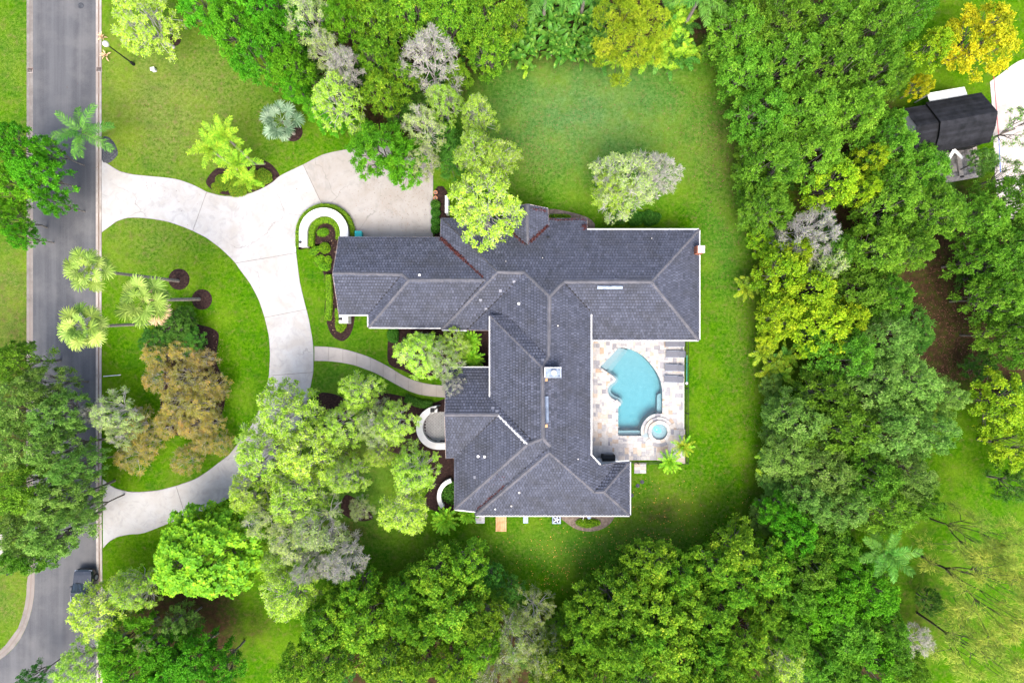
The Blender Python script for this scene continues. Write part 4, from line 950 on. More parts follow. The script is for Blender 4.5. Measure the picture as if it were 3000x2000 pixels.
for a, b in (((2850,409),(2871,514)),((2760,532),(2871,512)),((2804,428),(2818,520))): MB().bar(P(*a,.1), P(*b,.1), .42, ht=.08).build('edging', M['paleedge'], pt)
vf = thing('white_ridge_board', 'white inverted V roof piece standing over the patio', 'roof board', P(2797,445,0))
for a, b in ((P(2795,439,2.2),P(2775,474,1.7)),(P(2795,439,2.2),P(2820,464,1.7))): MB().bar(a-vf.location, b-vf.location, .28, ht=.06).build('board', M['white'], vf)
MB().bar((-.1,.1,0),P(2795,440,2.15)-vf.location,.06).build('post', M['darkbark'], vf)
fr_ = thing('fire_ring', 'round stone fire ring on the ground beside the patio', 'fire ring', P(2729,494,0))
for i in range(14):
    a = 2*math.pi*i/14; MB().box(-.1,.1,-.1,.1,0,.2,M=Matrix.Translation((.52*math.cos(a),.52*math.sin(a),0))@Matrix.Rotation(a,4,'Z'),taper=.015).build('stone', M['paleedge'], fr_)
MB().cyl((0,0),.45,.45,0,.04,18).build('ash', M['soil'], fr_)
struct('sports_court', MB().prism(G(spline([(2935,215),(2975,185),(3010,172),(3080,165)],5)+[(3400,160),(3400,640),(2925,640),(2915,520),(2905,300),(2900,240)]), 0, .03), M['sand'], 'pale sandy court slab beyond the barn shed')
cobj = bpy.data.objects['sports_court']
MB().prism(G([(2909,215),(2911,215),(2926,395),(2923.5,395)]), .03, .036).build('red_line', M['redline'], cobj)
MB().prism(G([(2924,402),(2926.5,402),(2932,505),(2929,505)]), .03, .036).build('blue_line', M['blueline'], cobj)
tag(MB().bar(P(2914,400,.5)-P(2914,400,0), P(2974,378,.5)-P(2914,400,0), .09).bar((0,0,0),(0,0,.55),.08).bar(P(2974,378,0)-P(2914,400,0),P(2974,378,.55)-P(2914,400,0),.08).build('timber_rail', M['darkbark'], None, loc=P(2914,400,0)), 'low dark timber rail beside the sandy court', 'rail')
# far driveway scrap on the street's other side
struct('neighbour_path', MB().sheet(G([(-300,1560),(25,1555),(30,1600),(0,1625),(-300,1630)]), .01), M['walk'], 'pale paved path across the street under the trees')
# ---------------------------------------------------------------- parked car
def car():
    c = thing('parked_car', 'dark blue grey SUV parked at the kerb under the trees', 'car', P(260,1731,.012))
    paint = pm('dark_car_paint', (.012,.015,.022), (.018,.022,.032), 2, .22, spec=.6); tyre = M['black']
    w2 = .95; secs = []   # y along car (front +), half width bottom, half width top, z bottom, z top
    secs = [(2.44,.50,.44,.45,.70),(2.36,.72,.64,.40,.82),(2.22,.86,.78,.35,.94),(1.9,.93,.84,.30,1.0),(1.15,.95,.86,.28,1.07),(.6,.95,.88,.28,1.10),(-1.9,.95,.88,.28,1.10),(-2.3,.90,.84,.35,1.06),(-2.4,.82,.78,.45,1.0)]
    b = MB(); vs = []
    for y, a, t, z0, z1 in secs: vs += [(-a,y,z0),(-a*1.0,y,(z0+z1)/2+.1),(-t,y,z1),(t,y,z1),(a,y,(z0+z1)/2+.1),(a,y,z0)]
    fs = []
    for i in range(len(secs)-1): fs += [(i*6+k, i*6+(k+1)%6, (i+1)*6+(k+1)%6, (i+1)*6+k) for k in range(6)]
    fs += [tuple(range(5,-1,-1)), tuple(range(len(vs)-6, len(vs)))]; b.add(vs, fs); b.build('body', paint, c, smooth=False, bevel=.03)
    g = MB(); cs = [(1.15,.80,.80,1.06,1.08),(.45,.84,.66,1.09,1.66),(-.4,.85,.66,1.09,1.74),(-1.6,.84,.64,1.09,1.70),(-2.2,.80,.72,1.05,1.15)]; vs = []
    for y, a, t, z0, z1 in cs: vs += [(-a,y,z0),(-t,y,z1),(t,y,z1),(a,y,z0)]
    fs = []
    for i in range(4): fs += [(i*4+k, i*4+k+1, (i+1)*4+k+1, (i+1)*4+k) for k in range(3)]
    g.add(vs, fs); g.build('window_glass', M['glass'], c)
    r = MB(); vs = []
    for y, t, z in ((.40,.655,1.672),(-.4,.655,1.752),(-1.62,.635,1.712)): vs += [(-t,y,z),(t,y,z),(-t+.06,y,z+.03),(t-.06,y,z+.03)]
    r.add(vs, [(0,2,6,4),(2,3,7,6),(3,1,5,7),(4,6,10,8),(6,7,11,10),(7,5,9,11),(0,1,3,2),(8,10,11,9)]); r.build('roof_panel', paint, c)
    for s in (-1,1):
        MB().bar((s*.58,.2,1.80),(s*.58,-1.5,1.78),.04).build('roof_rail', M['metal'], c)
        for y0, z0, y1, z1 in ((1.12,1.08,.45,1.66),): MB().bar((s*.81,y0,z0),(s*.665,y1,z1),.07).build('pillar', paint, c)
        m = MB().box(s*.98-.10,s*.98+.10,.72,.92,1.08,1.24,taper=.02).build('mirror', paint, c)
        MB().box(s*.68-.14,s*.68+.14,2.24,2.33,.74,.86).build('headlight', M['metal'], c)
        for y in (1.5,-1.45):
            t = MB().cyl((0,0),.36,.36,-.12,.12,24,M=Matrix.Translation((s*.86,y,.36))@Matrix.Rotation(math.pi/2,4,'Y')).build('wheel', tyre, c)
            MB().cyl((0,0),.23,.21,.121,.135,18,M=Matrix.Translation((s*.86,y,.36))@Matrix.Rotation(s*math.pi/2,4,'Y')).build('rim', M['metal'], t)
    MB().box(-.45,.45,2.36,2.40,.55,.72).build('grille', M['black'], c)
    MB().bar((-.6,1.2,1.10),(.1,1.1,1.13),.025).build('wiper', M['black'], c)
car()
# ---------------------------------------------------------------- vegetation helpers
UP = np.array([0.,0.,1.])
def nrmz(a): return a/np.maximum(np.linalg.norm(a, axis=-1, keepdims=True), 1e-9)
def leaf_quads(pos, ax, nr, L, Wd, fold=.12):
    ax = nrmz(ax); b = nrmz(np.cross(nr, ax)); n2 = np.cross(ax, b)
    L = np.asarray(L).reshape(-1,1)*np.ones((len(pos),1)); Wd = np.asarray(Wd).reshape(-1,1)*np.ones((len(pos),1))
    mid = pos+ax*L*.48
    V = np.stack([pos, mid+b*Wd*.5+n2*L*fold, pos+ax*L, mid-b*Wd*.5+n2*L*fold], 1).reshape(-1,3)
    Q = np.arange(len(pos)*4).reshape(-1,4); return V, Q
def tubes(p0, p1, r0, r1, k=3):
    p0 = np.asarray(p0, float); p1 = np.asarray(p1, float); n = len(p0)
    r0 = np.asarray(r0, float).reshape(-1,1)*np.ones((n,1)); r1 = np.asarray(r1, float).reshape(-1,1)*np.ones((n,1))
    d = nrmz(p1-p0); ref = np.where(np.abs(d[:,2:3]) > .9, np.array([[1.,0,0]]), UP[None]); x = nrmz(np.cross(d, ref)); y = np.cross(d, x); V = []
    for p, r in ((p0,r0),(p1,r1)):
        for i in range(k):
            a = 2*math.pi*i/k; V.append(p+x*r*math.cos(a)+y*r*math.sin(a))
    V = np.stack(V, 1).reshape(-1,3); B = (np.arange(n)*2*k)[:,None]
    Q = np.concatenate([B+np.array([[i,(i+1)%k,k+(i+1)%k,k+i]]) for i in range(k)]); return V, Q
def join(parts):
    V = []; Q = []; o = 0
    for v, q in parts: V.append(v); Q.append(q+o); o += len(v)
    return np.concatenate(V), np.concatenate(Q)
R0, H0 = 4.0, 9.0
def make_tree(seed, leafm, barkm, n_clump=46, cr=(.55,1.0), leaves=12000, L=.17, Wd=.10, base=.35, dome=.62, spread=.9, twig=0, twig_r=.012, style='leaf', droop=0., squash=.75, upb=.85, jitter=.5, tone_c=.5, holes=0, trunk_r=.17, skip=0.):
    """returns (trunk mesh, crown mesh) of a tree of radius R0 and height H0"""
    g = np.random.default_rng(seed); zb = H0*base
    k1, k2 = g.integers(2,4), g.integers(4,7); f1, f2 = g.uniform(0,6.3,2)
    C = []; RR = []
    tries = 0
    while len(C) < n_clump and tries < 6000:
        tries += 1
        th = g.uniform(0,2*math.pi); lob = 1+.13*math.sin(k1*th+f1)+.10*math.sin(k2*th+f2)
        u = math.sqrt(g.random())*.88; r = R0*u*lob*spread; c = g.uniform(*cr)
        top = zb+(H0-zb)*(1-dome*(u/.9)**2.2)
        layer = g.random()
        z = top-c*.6-(0 if layer < .72 else g.uniform(.8,2.2))+g.normal(0,.25)
        p = np.array([r*math.cos(th), r*math.sin(th), z])
        if all(np.linalg.norm((p-q)*(1,1,.8)) > .62*(c+q_r)*.95 for q, q_r in zip(C, RR)): C.append(p); RR.append(c)
    C = np.array(C); RR = np.array(RR); n = len(C)
    # trunk and limbs
    T0 = np.array([0,0,0.]); T1 = np.array([g.normal(0,.15), g.normal(0,.15), zb*.75]); parts = []
    tm = (T0+T1)/2+np.array([g.normal(0,.08),g.normal(0,.08),0])
    parts.append(tubes([T0,tm],[tm,T1],[trunk_r*1.25,trunk_r],[trunk_r,trunk_r*.85],7))
    nl = 7; ang = np.arctan2(C[:,1],C[:,0]); grp = ((ang+math.pi)/(2*math.pi)*nl).astype(int) % nl
    P0=[];P1=[];A=[];B=[]
    for k in range(nl):
        idx = np.where(grp == k)[0]
        if len(idx) == 0: continue
        mean = C[idx].mean(0); node = T1+(mean-T1)*.5+g.normal(0,.2,3)
        mid = (T1+node)/2+g.normal(0,.12,3)
        P0 += [T1,mid]; P1 += [mid,node]; A += [trunk_r*.6,trunk_r*.5]; B += [trunk_r*.5,trunk_r*.38]
        for i in idx:
            m2 = (node+C[i])/2+g.normal(0,.18,3); P0 += [node,m2]; P1 += [m2,C[i]]; A += [trunk_r*.3,trunk_r*.2]; B += [trunk_r*.2,trunk_r*.10]
    parts.append(tubes(P0,P1,A,B,5))
    # twigs and leaves
    per = np.maximum(RR**2, .1); nt = 30
    ci = np.repeat(np.arange(n), nt); m = len(ci)
    out = nrmz(C*(1,1,.35)-np.array([0,0,zb*.3]))
    d = nrmz(g.normal(0,1,(m,3))+UP*upb+out[ci]*.45); d[:,2] *= squash
    ln = RR[ci]*g.uniform(.65,1.18,m); tone = np.clip(g.normal(.5,.22,n),0,1)
    tip = C[ci]+d*ln[:,None]; tip[:,2] -= droop*ln*g.uniform(.3,1,m)
    if skip > 0: vis = g.random(n) > skip
    else: vis = np.ones(n, bool)
    if twig:
        s = g.random(m) < twig
        parts.append(tubes(C[ci][s], tip[s], twig_r*1.6, twig_r*.7, 3))
        b0 = []; b1 = []
        idx = np.where(s)[0]
        for rep in range(4):
            t = g.uniform(.3,.95,(len(idx),1)); q = C[ci][idx]+(tip[idx]-C[ci][idx])*t; e = nrmz(d[idx]+g.normal(0,.75,(len(idx),3)))*(ln[idx,None]*g.uniform(.25,.5,(len(idx),1)))
            b0.append(q); b1.append(q+e)
        parts.append(tubes(np.concatenate(b0), np.concatenate(b1), twig_r, twig_r*.45, 3))
    tv, tq = join(parts); trunk = mesh_np('trunk', tv, tq, barkm)
    lp = max(1, int(leaves/m)); keep = vis[ci]; ci2 = np.repeat(np.where(keep)[0], lp); N = len(ci2)
    if style == 'rosette':      # whorls of big leaves at twig ends
        lp = 5; ci2 = np.repeat(np.where(keep)[0], lp); N = len(ci2); a = np.tile(np.arange(lp)*2*math.pi/lp, N//lp)+np.repeat(g.uniform(0,6.3,N//lp), lp)
        ax0 = nrmz(d[ci2]+UP*.6); x = nrmz(np.cross(ax0, np.array([[.3,1,.2]]))); y = np.cross(ax0, x)
        ax = nrmz(x*np.cos(a)[:,None]+y*np.sin(a)[:,None]+ax0*g.uniform(.15,.5,(N,1))); pos = tip[ci2]+g.normal(0,.02,(N,3)); nr = ax0
        LL = L*g.uniform(.75,1.15,N); WW = LL*Wd/L
    elif style == 'tuft':       # needle balls at twig ends
        pos = tip[ci2]+g.normal(0,.03,(N,3)); ax = nrmz(nrmz(g.normal(0,1,(N,3)))+d[ci2]*.5+UP*.25); nr = nrmz(np.cross(ax, g.normal(0,1,(N,3)))); LL = L*g.uniform(.7,1.1,N); WW = Wd*np.ones(N)
    else:
        t = g.uniform(.10,1.04,(N,1))**.55; pos = C[ci[ci2]]+(tip[ci2]-C[ci[ci2]])*t+g.normal(0,.055,(N,3))*RR[ci[ci2]][:,None]*1.4
        ax = nrmz(d[ci2]*.6+g.normal(0,jitter,(N,3))+np.array([0,0,-.08-droop])); nr = nrmz(UP*.9+g.normal(0,.32,(N,3))+d[ci2]*.55)
        LL = L*g.uniform(.45,1.35,N); WW = LL*Wd/L
    V, Q = leaf_quads(pos, ax, nr, LL, WW)
    rnd = np.clip(tone_c*tone[ci[ci2]]+(1-tone_c)*g.beta(1.6,1.8,N)+g.normal(0,.05,N), 0, 1)
    if style == 'rosette': rnd = np.clip(.55*np.repeat(g.beta(1.6,1.8,N//lp), lp)+.25*tone[ci[ci2]]+.2*g.random(N),0,1)
    return trunk, mesh_np('crown', V, Q, leafm, rnd)
SPEC = {
 'oak':   dict(n=3, leafm='L_oak', barkm='bark', n_clump=64, cr=(.45,.95), leaves=26000, L=.18, Wd=.10, twig=.05),
 'oakpale':dict(n=2, leafm='L_oakpale', barkm='bark', n_clump=60, cr=(.45,.9), leaves=22000, L=.17, Wd=.095, twig=.10),
 'ficus': dict(n=3, leafm='L_ficus', barkm='bark', n_clump=74, cr=(.40,.80), leaves=26000, L=.17, Wd=.105, dome=.5),
 'lime':  dict(n=4, leafm='L_lime', barkm='twig', n_clump=100, cr=(.28,.72), leaves=19000, L=.16, Wd=.075, twig=.30, twig_r=.012, droop=.05, jitter=.7, base=.3, tone_c=.4),
 'pale':  dict(n=3, leafm='L_pale', barkm='twig', n_clump=56, cr=(.45,.85), leaves=12000, L=.16, Wd=.07, twig=.5, twig_r=.012, skip=.1),
 'bare':  dict(n=2, leafm='L_pale', barkm='twig', n_clump=52, cr=(.5,.95), leaves=2300, L=.14, Wd=.07, twig=1.0, twig_r=.015),
 'yellow':dict(n=2, leafm='L_yellow', barkm='bark', n_clump=54, cr=(.45,.85), leaves=14500, L=.21, Wd=.14, twig=.06),
 'gold':  dict(n=1, leafm='L_gold', barkm='bark', n_clump=72, cr=(.35,.75), leaves=24000, L=.17, Wd=.11),
 'grape': dict(n=1, leafm='L_grape', barkm='bark', n_clump=110, cr=(.42,.75), leaves=8000, L=.23, Wd=.15, style='rosette', squash=.8),
 'tip':   dict(n=3, leafm='L_tip', barkm='bark', n_clump=58, cr=(.45,.9), leaves=19000, L=.20, Wd=.13, twig=.05, tone_c=.35),
 'rust':  dict(n=3, leafm='L_rust', barkm='twig', n_clump=40, cr=(.6,1.05), leaves=16000, L=.14, Wd=.075, twig=.4, twig_r=.012, base=.25, jitter=.35, upb=.75),
 'dark':  dict(n=2, leafm='L_dark', barkm='bark', n_clump=60, cr=(.45,.85), leaves=14000, L=.18, Wd=.11),
 'olive': dict(n=2, leafm='L_olive', barkm='twig', n_clump=52, cr=(.5,.95), leaves=13500, L=.17, Wd=.05, twig=.22, droop=.15),
 'pine':  dict(n=1, leafm='L_pine', barkm='darkbark', n_clump=60, cr=(.40,.70), leaves=30000, L=.30, Wd=.04, style='tuft', twig=.12, twig_r=.018),
 'casu':  dict(n=2, leafm='L_casu', barkm='darkbark', n_clump=30, cr=(.6,1.3), leaves=13000, L=.34, Wd=.03, twig=.10, droop=.3, jitter=.25, base=.4, trunk_r=.11),
 'sparse':dict(n=1, leafm='L_oak', barkm='bark', n_clump=26, cr=(.5,.9), leaves=2600, L=.18, Wd=.11, twig=.45, twig_r=.014),
}
LIB = {}
def lib(sp):
    if sp not in LIB:
        s = dict(SPEC[sp]); n = s.pop('n'); s['leafm'] = M[s['leafm']]; s['barkm'] = M[s['barkm']]; LIB[sp] = [make_tree(100*len(LIB)+i+1, **s) for i in range(n)]
    return LIB[sp]
RT = random.Random(99)
def spot(label, x, y):
    """where in its wood a tree stands, by the things around it"""
    if label.startswith('mid green broadleaf'):
        w = 'at the north end of the east wood' if y < 130 else 'beside the barn shed in the east wood' if x > 2550 and y < 520 else 'where the east wood meets the rear lawn' if x < 2300 and y < 420 else 'where the east wood meets the east lawn' if x < 2300 else 'between the leafless tree and the leaf littered clearing' if y > 560 else 'inside the east wood between rear lawn and barn shed'
        return 'mid green broadleaf tree '+w
    if label.startswith('paler green fine'):
        return 'paler green fine leaved tree of the east wood '+('on the pool lawn side' if x < 2400 else 'on the far lawn side' if x > 2640 else 'south of the clearing, in the middle')
    if label.startswith('green tree with yellow'):
        return 'green tree with yellow green tips '+('beside the feathery olive trees' if x < 1790 else 'fronting the south lawn' if y < 1720 else 'next to the deep green wood by the coconut palm' if x > 2100 else 'in the back rows of the south belt')
    if label.startswith('bushy yellow green'):
        return 'bushy yellow green tree '+('fronting the lawn south of the cycads' if y < 1760 and x > 1100 else 'near the lime tree south of the bare crown' if x < 1060 else 'in the back rows between lime tree and olive trees')
    if label.startswith('deep green tree'):
        return 'deep green tree '+('fronting the south lawn corner' if y < 1600 else 'close to the coconut palm and dark shrub' if x > 2500 else 'behind the yellow tipped south belt')
    if label.startswith('dark green spreading'):
        return 'dark green spreading tree across the street '+('opposite the island thicket' if y < 1330 else 'opposite the lower driveway exit' if y < 1520 else 'above the dark mailbox')
    return label
def tree(sp, px, py, r, h, name, label, group=None, cat='tree'):
    label = spot(label, px, py)
    zc = .70*h; p = P(px, py, zc); rm = r/PPM*(1-zc/ALT); s = rm/R0
    v = RT.choice(lib(sp)); t = thing(name, label, cat, (p.x, p.y, 0), RT.uniform(0,6.28), group)
    sc = (s*RT.uniform(.94,1.06), s*RT.uniform(.94,1.06), h/H0)
    obj('trunk', v[0], t, scale=sc); obj('crown', v[1], t, scale=sc); return t
# ---------------------------------------------------------------- trees
GE_ = ('broadleaf_tree', 'mid green broadleaf tree in the dense wood beyond the east lawn', 'broadleaf trees of the east wood')
for x, y, r, h in [(2170,90,105,8.5),(2300,50,110,10),(2440,60,115,11),(2570,60,105,11),(2660,20,85,11),(2150,-20,90,9),(2190,200,95,8),(2310,180,115,10),(2450,190,120,11),(2560,200,95,11),(2610,230,60,9.5),
    (2240,330,100,9),(2370,320,115,10),(2500,330,105,10.5),(2270,470,105,9),(2390,450,100,10),(2600,430,100,10),(2690,500,90,9.5),(2250,610,85,8),(2610,580,115,10),(2730,610,95,10),
    (2560,740,110,10),(2660,735,80,10),(2600,870,85,10),(2520,860,100,9.5),(2450,740,80,8.5),(2600,360,50,8)]: tree('oak', x, y, r, h, *GE_)
GP_ = ('broadleaf_tree', 'paler green fine leaved tree in the south part of the east wood', 'pale green trees of the east wood')
for x, y, r, h in [(2470,1040,110,10),(2590,1000,105,10),(2540,1130,115,10.5),(2660,1130,110,10.5),(2760,1160,70,10),(2420,1150,90,9.5),(2350,1230,95,9),(2470,1250,115,10.5),(2600,1260,115,11),(2710,1270,95,10.5),
    (2320,1330,80,8),(2420,1370,100,9.5),(2540,1390,110,10.5),(2650,1390,95,10.5),(2470,1480,95,9.5),(2590,1490,95,10),(2370,1460,80,8.5),(2700,1470,60,9)]: tree('oakpale' if (x+y) % 3 else 'oak', x, y, r, h, *GP_)
YE_ = ('broadleaf_tree', 'yellow green leafy tree on the lawn edge of the east wood', 'yellow green trees of the east wood')
for x, y, r, h in [(2440,540,95,9),(2520,560,60,9),(2290,800,90,8),(2370,860,100,8.5),(2290,920,80,7.5),(2410,960,100,9),(2480,930,70,9),(2330,740,60,7.5),(2540,470,60,9)]: tree('yellow', x, y, r, h, *YE_)
tree('bare', 2385, 690, 95, 9, 'bare_tree', 'leafless pale twigged tree among the green crowns of the east wood')
tree('pale', 2420, 770, 75, 8.5, 'thin_tree', 'thin grey green tree below the leafless tree in the east wood')
tree('gold', 2880, 110, 125, 8.5, 'golden_tree', 'golden yellow flowering tree behind the barn shed')
tree('yellow', 2740, 140, 75, 7, 'thin_yellow_tree', 'sparse yellow leaved tree between the wood and the golden tree')
tree('gold', 2700, 250, 40, 5, 'yellow_shrub', 'small yellow green shrub west of the barn shed lean-to')
tree('sparse', 2990, 370, 75, 6, 'young_tree', 'sparse young tree standing on the sandy court')
tree('sparse', 2960, 510, 70, 6, 'young_tree', 'sparse small leaved tree at the corner of the sandy court')
tree('oakpale', 2885, 470, 45, 5, 'small_tree', 'small pale green tree beside the patio edging')
tree('oak', 2710, 440, 32, 4, 'small_tree', 'small round green tree touching the barn shed roof')
GR_ = ('broadleaf_tree', 'green tree in the grove past the leaf littered clearing', 'trees past the leaf littered clearing')
for x, y, r, h in [(2870,640,90,9),(2980,590,100,9),(2890,760,80,9),(2960,740,110,10),(2925,870,85,9.5),(3000,880,90,9),(2950,980,80,9),(3010,1010,80,9)]: tree('oak', x, y, r, h, *GR_)
for x, y, r, h, l in [(2930,1180,110,8,'yellow green tree at the clearing, north of its darker neighbour'),(2980,1310,95,7.5,'yellow green tree over the small dark pond')]: tree('yellow', x, y, r, h, 'broadleaf_tree', l)
tree('dark', 2985, 1420, 70, 6, 'dark_tree', 'dark green low tree below the yellow green crowns')
for x, y, r, h, l in [(2917,1740,150,16,'tall wispy casuarina with a long bare trunk by the coconut palm'),(2900,1590,105,14,'wispy casuarina with yellowish needles over the far lawn'),(2890,1930,115,14,'wispy casuarina with yellowish needles near the bare branch pile')]: tree('casu', x, y, r, h, 'casuarina_tree', l)
tree('dark', 2730, 1765, 45, 3.5, 'dark_shrub', 'round dark green shrub on the grass by the coconut palm', None, 'shrub')
tree('bare', 2690, 1880, 60, 3.5, 'fallen_branches', 'pile of bare grey branches near the dark round shrub', None, 'branches')
SO_ = ('broadleaf_tree', 'green tree with yellow green tips in the belt south of the lawn', 'trees of the south belt')
for x, y, r, h in [(1905,1650,80,8),(1990,1690,70,8),(1800,1760,95,8.5),(1920,1790,105,9),(1710,1850,85,8.5),(1830,1890,105,9.5),(1960,1900,105,9.5),(2080,1800,95,9),(2060,1960,95,9.5),(2160,1610,85,8),(2240,1670,95,9),(2150,1720,80,8.5),(2240,1780,80,8.5),(1740,1970,90,9),
    (1870,2000,90,9),(2180,1880,85,9),(1640,1930,80,8.5),(1730,1790,80,8.5),(1850,1710,80,8),(2010,1770,90,8.5),(1760,1900,90,9),(1900,1850,90,9),(2000,1980,90,9),(2120,1960,90,9.5),(1680,1990,80,8.5),(2080,1880,90,9),(2100,1660,75,8),(1620,1990,80,8)]: tree('tip', x, y, r, h, *SO_)
tree('lime', 2290, 1930, 95, 9, 'broadleaf_tree', 'bright lime crown at the end of the south belt')
tree('tip', 2220, 1970, 70, 9, *SO_)
SD_ = ('broadleaf_tree', 'deep green tree between the south belt and the coconut palm', 'deep green trees of the south wood')
for x, y, r, h in [(2330,1570,80,8),(2370,1660,95,9),(2450,1600,80,8),(2430,1750,105,9.5),(2540,1740,95,9),(2360,1800,80,9),(2480,1850,110,9.5),(2590,1840,80,9),(2400,1930,90,9.5),(2540,1960,110,10),(2660,1970,70,9),(2480,1680,90,9),(2560,1660,60,7.5),(2450,1960,90,9.5),(2300,1850,80,9),(2600,1910,80,9),(2280,1500,60,7),(2330,1740,80,9)]: tree('oak' if (x+y) % 20 else 'ficus', x, y, r, h, *SD_)
tree('olive', 2360, 1545, 60, 5, 'olive_bush', 'tan green bush at the edge of the south wood', None, 'bush')
SM_ = ('broadleaf_tree', 'bushy yellow green tree on the south lawn edge below the entrance side', 'bushy trees south of the house')
for x, y, r, h in [(1280,1690,95,8),(1370,1650,70,7.5),(1330,1790,120,9),(1400,1810,85,9),(1050,1730,70,8),(960,1830,95,8.5),(1070,1830,105,9),(1130,1930,100,9),(960,1940,90,9),(1230,1930,90,9),(1330,1960,80,9),(860,1960,70,8),(1180,1810,80,8.5),(1010,1770,70,8),(1240,1830,80,8.5),(1400,1900,80,9),(1180,1740,70,8)]: tree('tip', x, y, r, h, *SM_)
for x, y, r, h in [(1490,1740,65,4.5),(1440,1690,50,4)]: tree('dark', x, y, r, h, 'dark_shrub', 'dark green shrub at the south lawn edge', 'dark shrubs at the south lawn edge', 'shrub')
for x, y, r, h in [(1500,1880,100,8),(1590,1920,85,8),(1450,1970,85,8.5),(1560,1790,70,6)]: tree('olive', x, y, r, h, 'feathery_tree', 'feathery olive green tree in the south belt', 'feathery olive trees of the south belt')
# south west
tree('grape', 600, 1625, 178, 9, 'sea_grape_tree', 'large tree of round waxy yellow green leaves by the driveway exit')
for x, y, r, h, l in [(290,1790,105,8.5,'feathery lime tree overhanging the parked car'),(390,1730,75,8,'feathery lime tree beside the waxy leaved tree'),(230,1950,80,8,'feathery lime tree over the street bend'),(840,1740,95,8.5,'feathery lime tree below the bare twigged crown'),(810,1640,60,7,'small feathery lime tree against the waxy leaved tree')]: tree('lime', x, y, r, h, 'cypress_tree', l)
for x, y, r, h in [(370,1880,90,8),(470,1900,80,7.5),(380,1970,90,8.5),(560,1930,90,8),(650,1950,70,7.5),(500,1990,80,8)]: tree('ficus', x, y, r, h, 'broadleaf_tree', 'dense bright green tree at the street bend', 'dense green trees at the street bend')
tree('oakpale', 530, 1830, 60, 6, 'small_tree', 'small blue green tree below the waxy leaved tree')
tree('olive', 450, 1870, 60, 7.5, 'small_tree', 'pale feathery tree among the dense trees at the bend')
tree('dark', 90, 1990, 45, 6, 'small_tree', 'dark leafy tree top at the lower street edge')
# west, across the street
for x, y, r, h in [(50,430,85,8),(110,510,80,8.5),(40,540,80,8),(150,590,45,7),(30,640,60,7),(60,690,40,6.5),(140,440,45,7.5)]: tree('ficus', x, y, r, h, 'broadleaf_tree', 'green tree reaching over the street opposite the driveway', 'trees across the street opposite the driveway')
for x, y, r, h in [(40,1060,70,9),(120,1130,70,9.5),(60,1190,95,10),(170,1220,80,10),(60,1310,95,10.5),(165,1320,85,10.5),(222,1370,58,10.5),(90,1430,100,11),(185,1460,88,11),(60,1550,95,10.5),(150,1560,90,10.5),(232,1500,50,10),(100,1620,70,9.5),(30,1640,50,9)]: tree('oakpale' if (x+y) % 20 else 'oak', x, y, r, h, 'street_tree', 'dark green spreading tree across the street below the fan palms', 'spreading trees across the street below the fan palms')
# north west
tree('lime', 412, 55, 108, 8.5, 'lime_tree', 'lime green tree with a bare trunk on the front lawn by the lamp')
NF_ = ('broadleaf_tree', 'dense saturated green tree at the north edge of the front lawn', 'dense green trees north of the front lawn')
for x, y, r, h in [(600,20,95,9),(690,80,100,9),(780,30,90,9.5),(760,160,90,9),(850,200,75,8.5),(820,100,80,9.5),(860,250,50,7)]: tree('ficus', x, y, r, h, *NF_)
NG_ = ('broadleaf_tree', 'bright green tree among the bare crowns north of the parking court', 'bright green trees north of the parking court')
for x, y, r, h in [(1010,60,75,9),(1110,70,90,9.5),(1200,30,85,9.5),(1320,50,90,9.5),(1430,60,95,9),(1430,150,70,8),(1100,170,70,8.5),(1120,270,70,8),(1060,10,70,9),(1180,230,60,7.5),(1500,50,60,8),(1340,220,50,7)]: tree('tip' if x > 1050 else 'ficus', x, y, r, h, *NG_)
tree('ficus', 1110, 440, 95, 8.5, 'broadleaf_tree', 'dense green tree overhanging the parking court')
tree('ficus', 1190, 480, 75, 8, 'broadleaf_tree', 'smaller dense green tree overhanging the parking court edge')
for x, y, r, h, l in [(900,50,85,10,'pale grey green thin tree at the north of the front lawn'),(960,150,70,9.5,'half bare pale tree beside the dense green crowns'),(1240,370,75,9,'pale half bare tree above the parking court'),(1230,480,60,8,'pale thin tree at the parking court edge')]: tree('pale', x, y, r, h, 'thin_tree', l)
for x, y, r, h, l in [(1260,170,105,10,'white leafless twigged tree among bright green crowns'),(1010,200,70,10,'leafless pale tree over the lime crown')]: tree('bare', x, y, r, h, 'bare_tree', l)
for x, y, r, h, l in [(985,290,92,9.5,'yellow lime tree with bare tips beside the silver palm lawn'),(1400,330,62,10,'tall narrow lime tree at the corner of the rear lawn'),(1400,450,85,10,'lime tree joining the crown over the house roof'),(1420,600,135,10.5,'large round lime tree overhanging the north house roof'),(1460,460,75,10,'lime tree between rear lawn and house roof'),(1300,300,70,8.5,'lime tree behind the parking court, next to the white twigged tree')]: tree('lime', x, y, r, h, 'cypress_tree', l)
tree('dark', 1330, 460, 70, 5, 'dark_shrub', 'dark understory shrub between parking court and lime trees', None, 'shrub')
tree('dark', 1290, 390, 60, 5, 'dark_shrub', 'dark understory shrub behind the parking court', None, 'shrub')
tree('pale', 1835, 530, 110, 8, 'flowering_tree', 'round half bare tree with pale yellow leaves on the rear lawn')
tree('lime', 1800, 560, 78, 7, 'lime_shrub_tree', 'lime leaved side of the round tree on the rear lawn')
tree('bare', 1935, 505, 75, 7.6, 'bare_tree', 'leafless pink grey tree joined to the round tree on the rear lawn')
tree('pine', 1850, 85, 140, 11, 'pine_tree', 'yellow green pine with long needle tufts over the palm hedge')
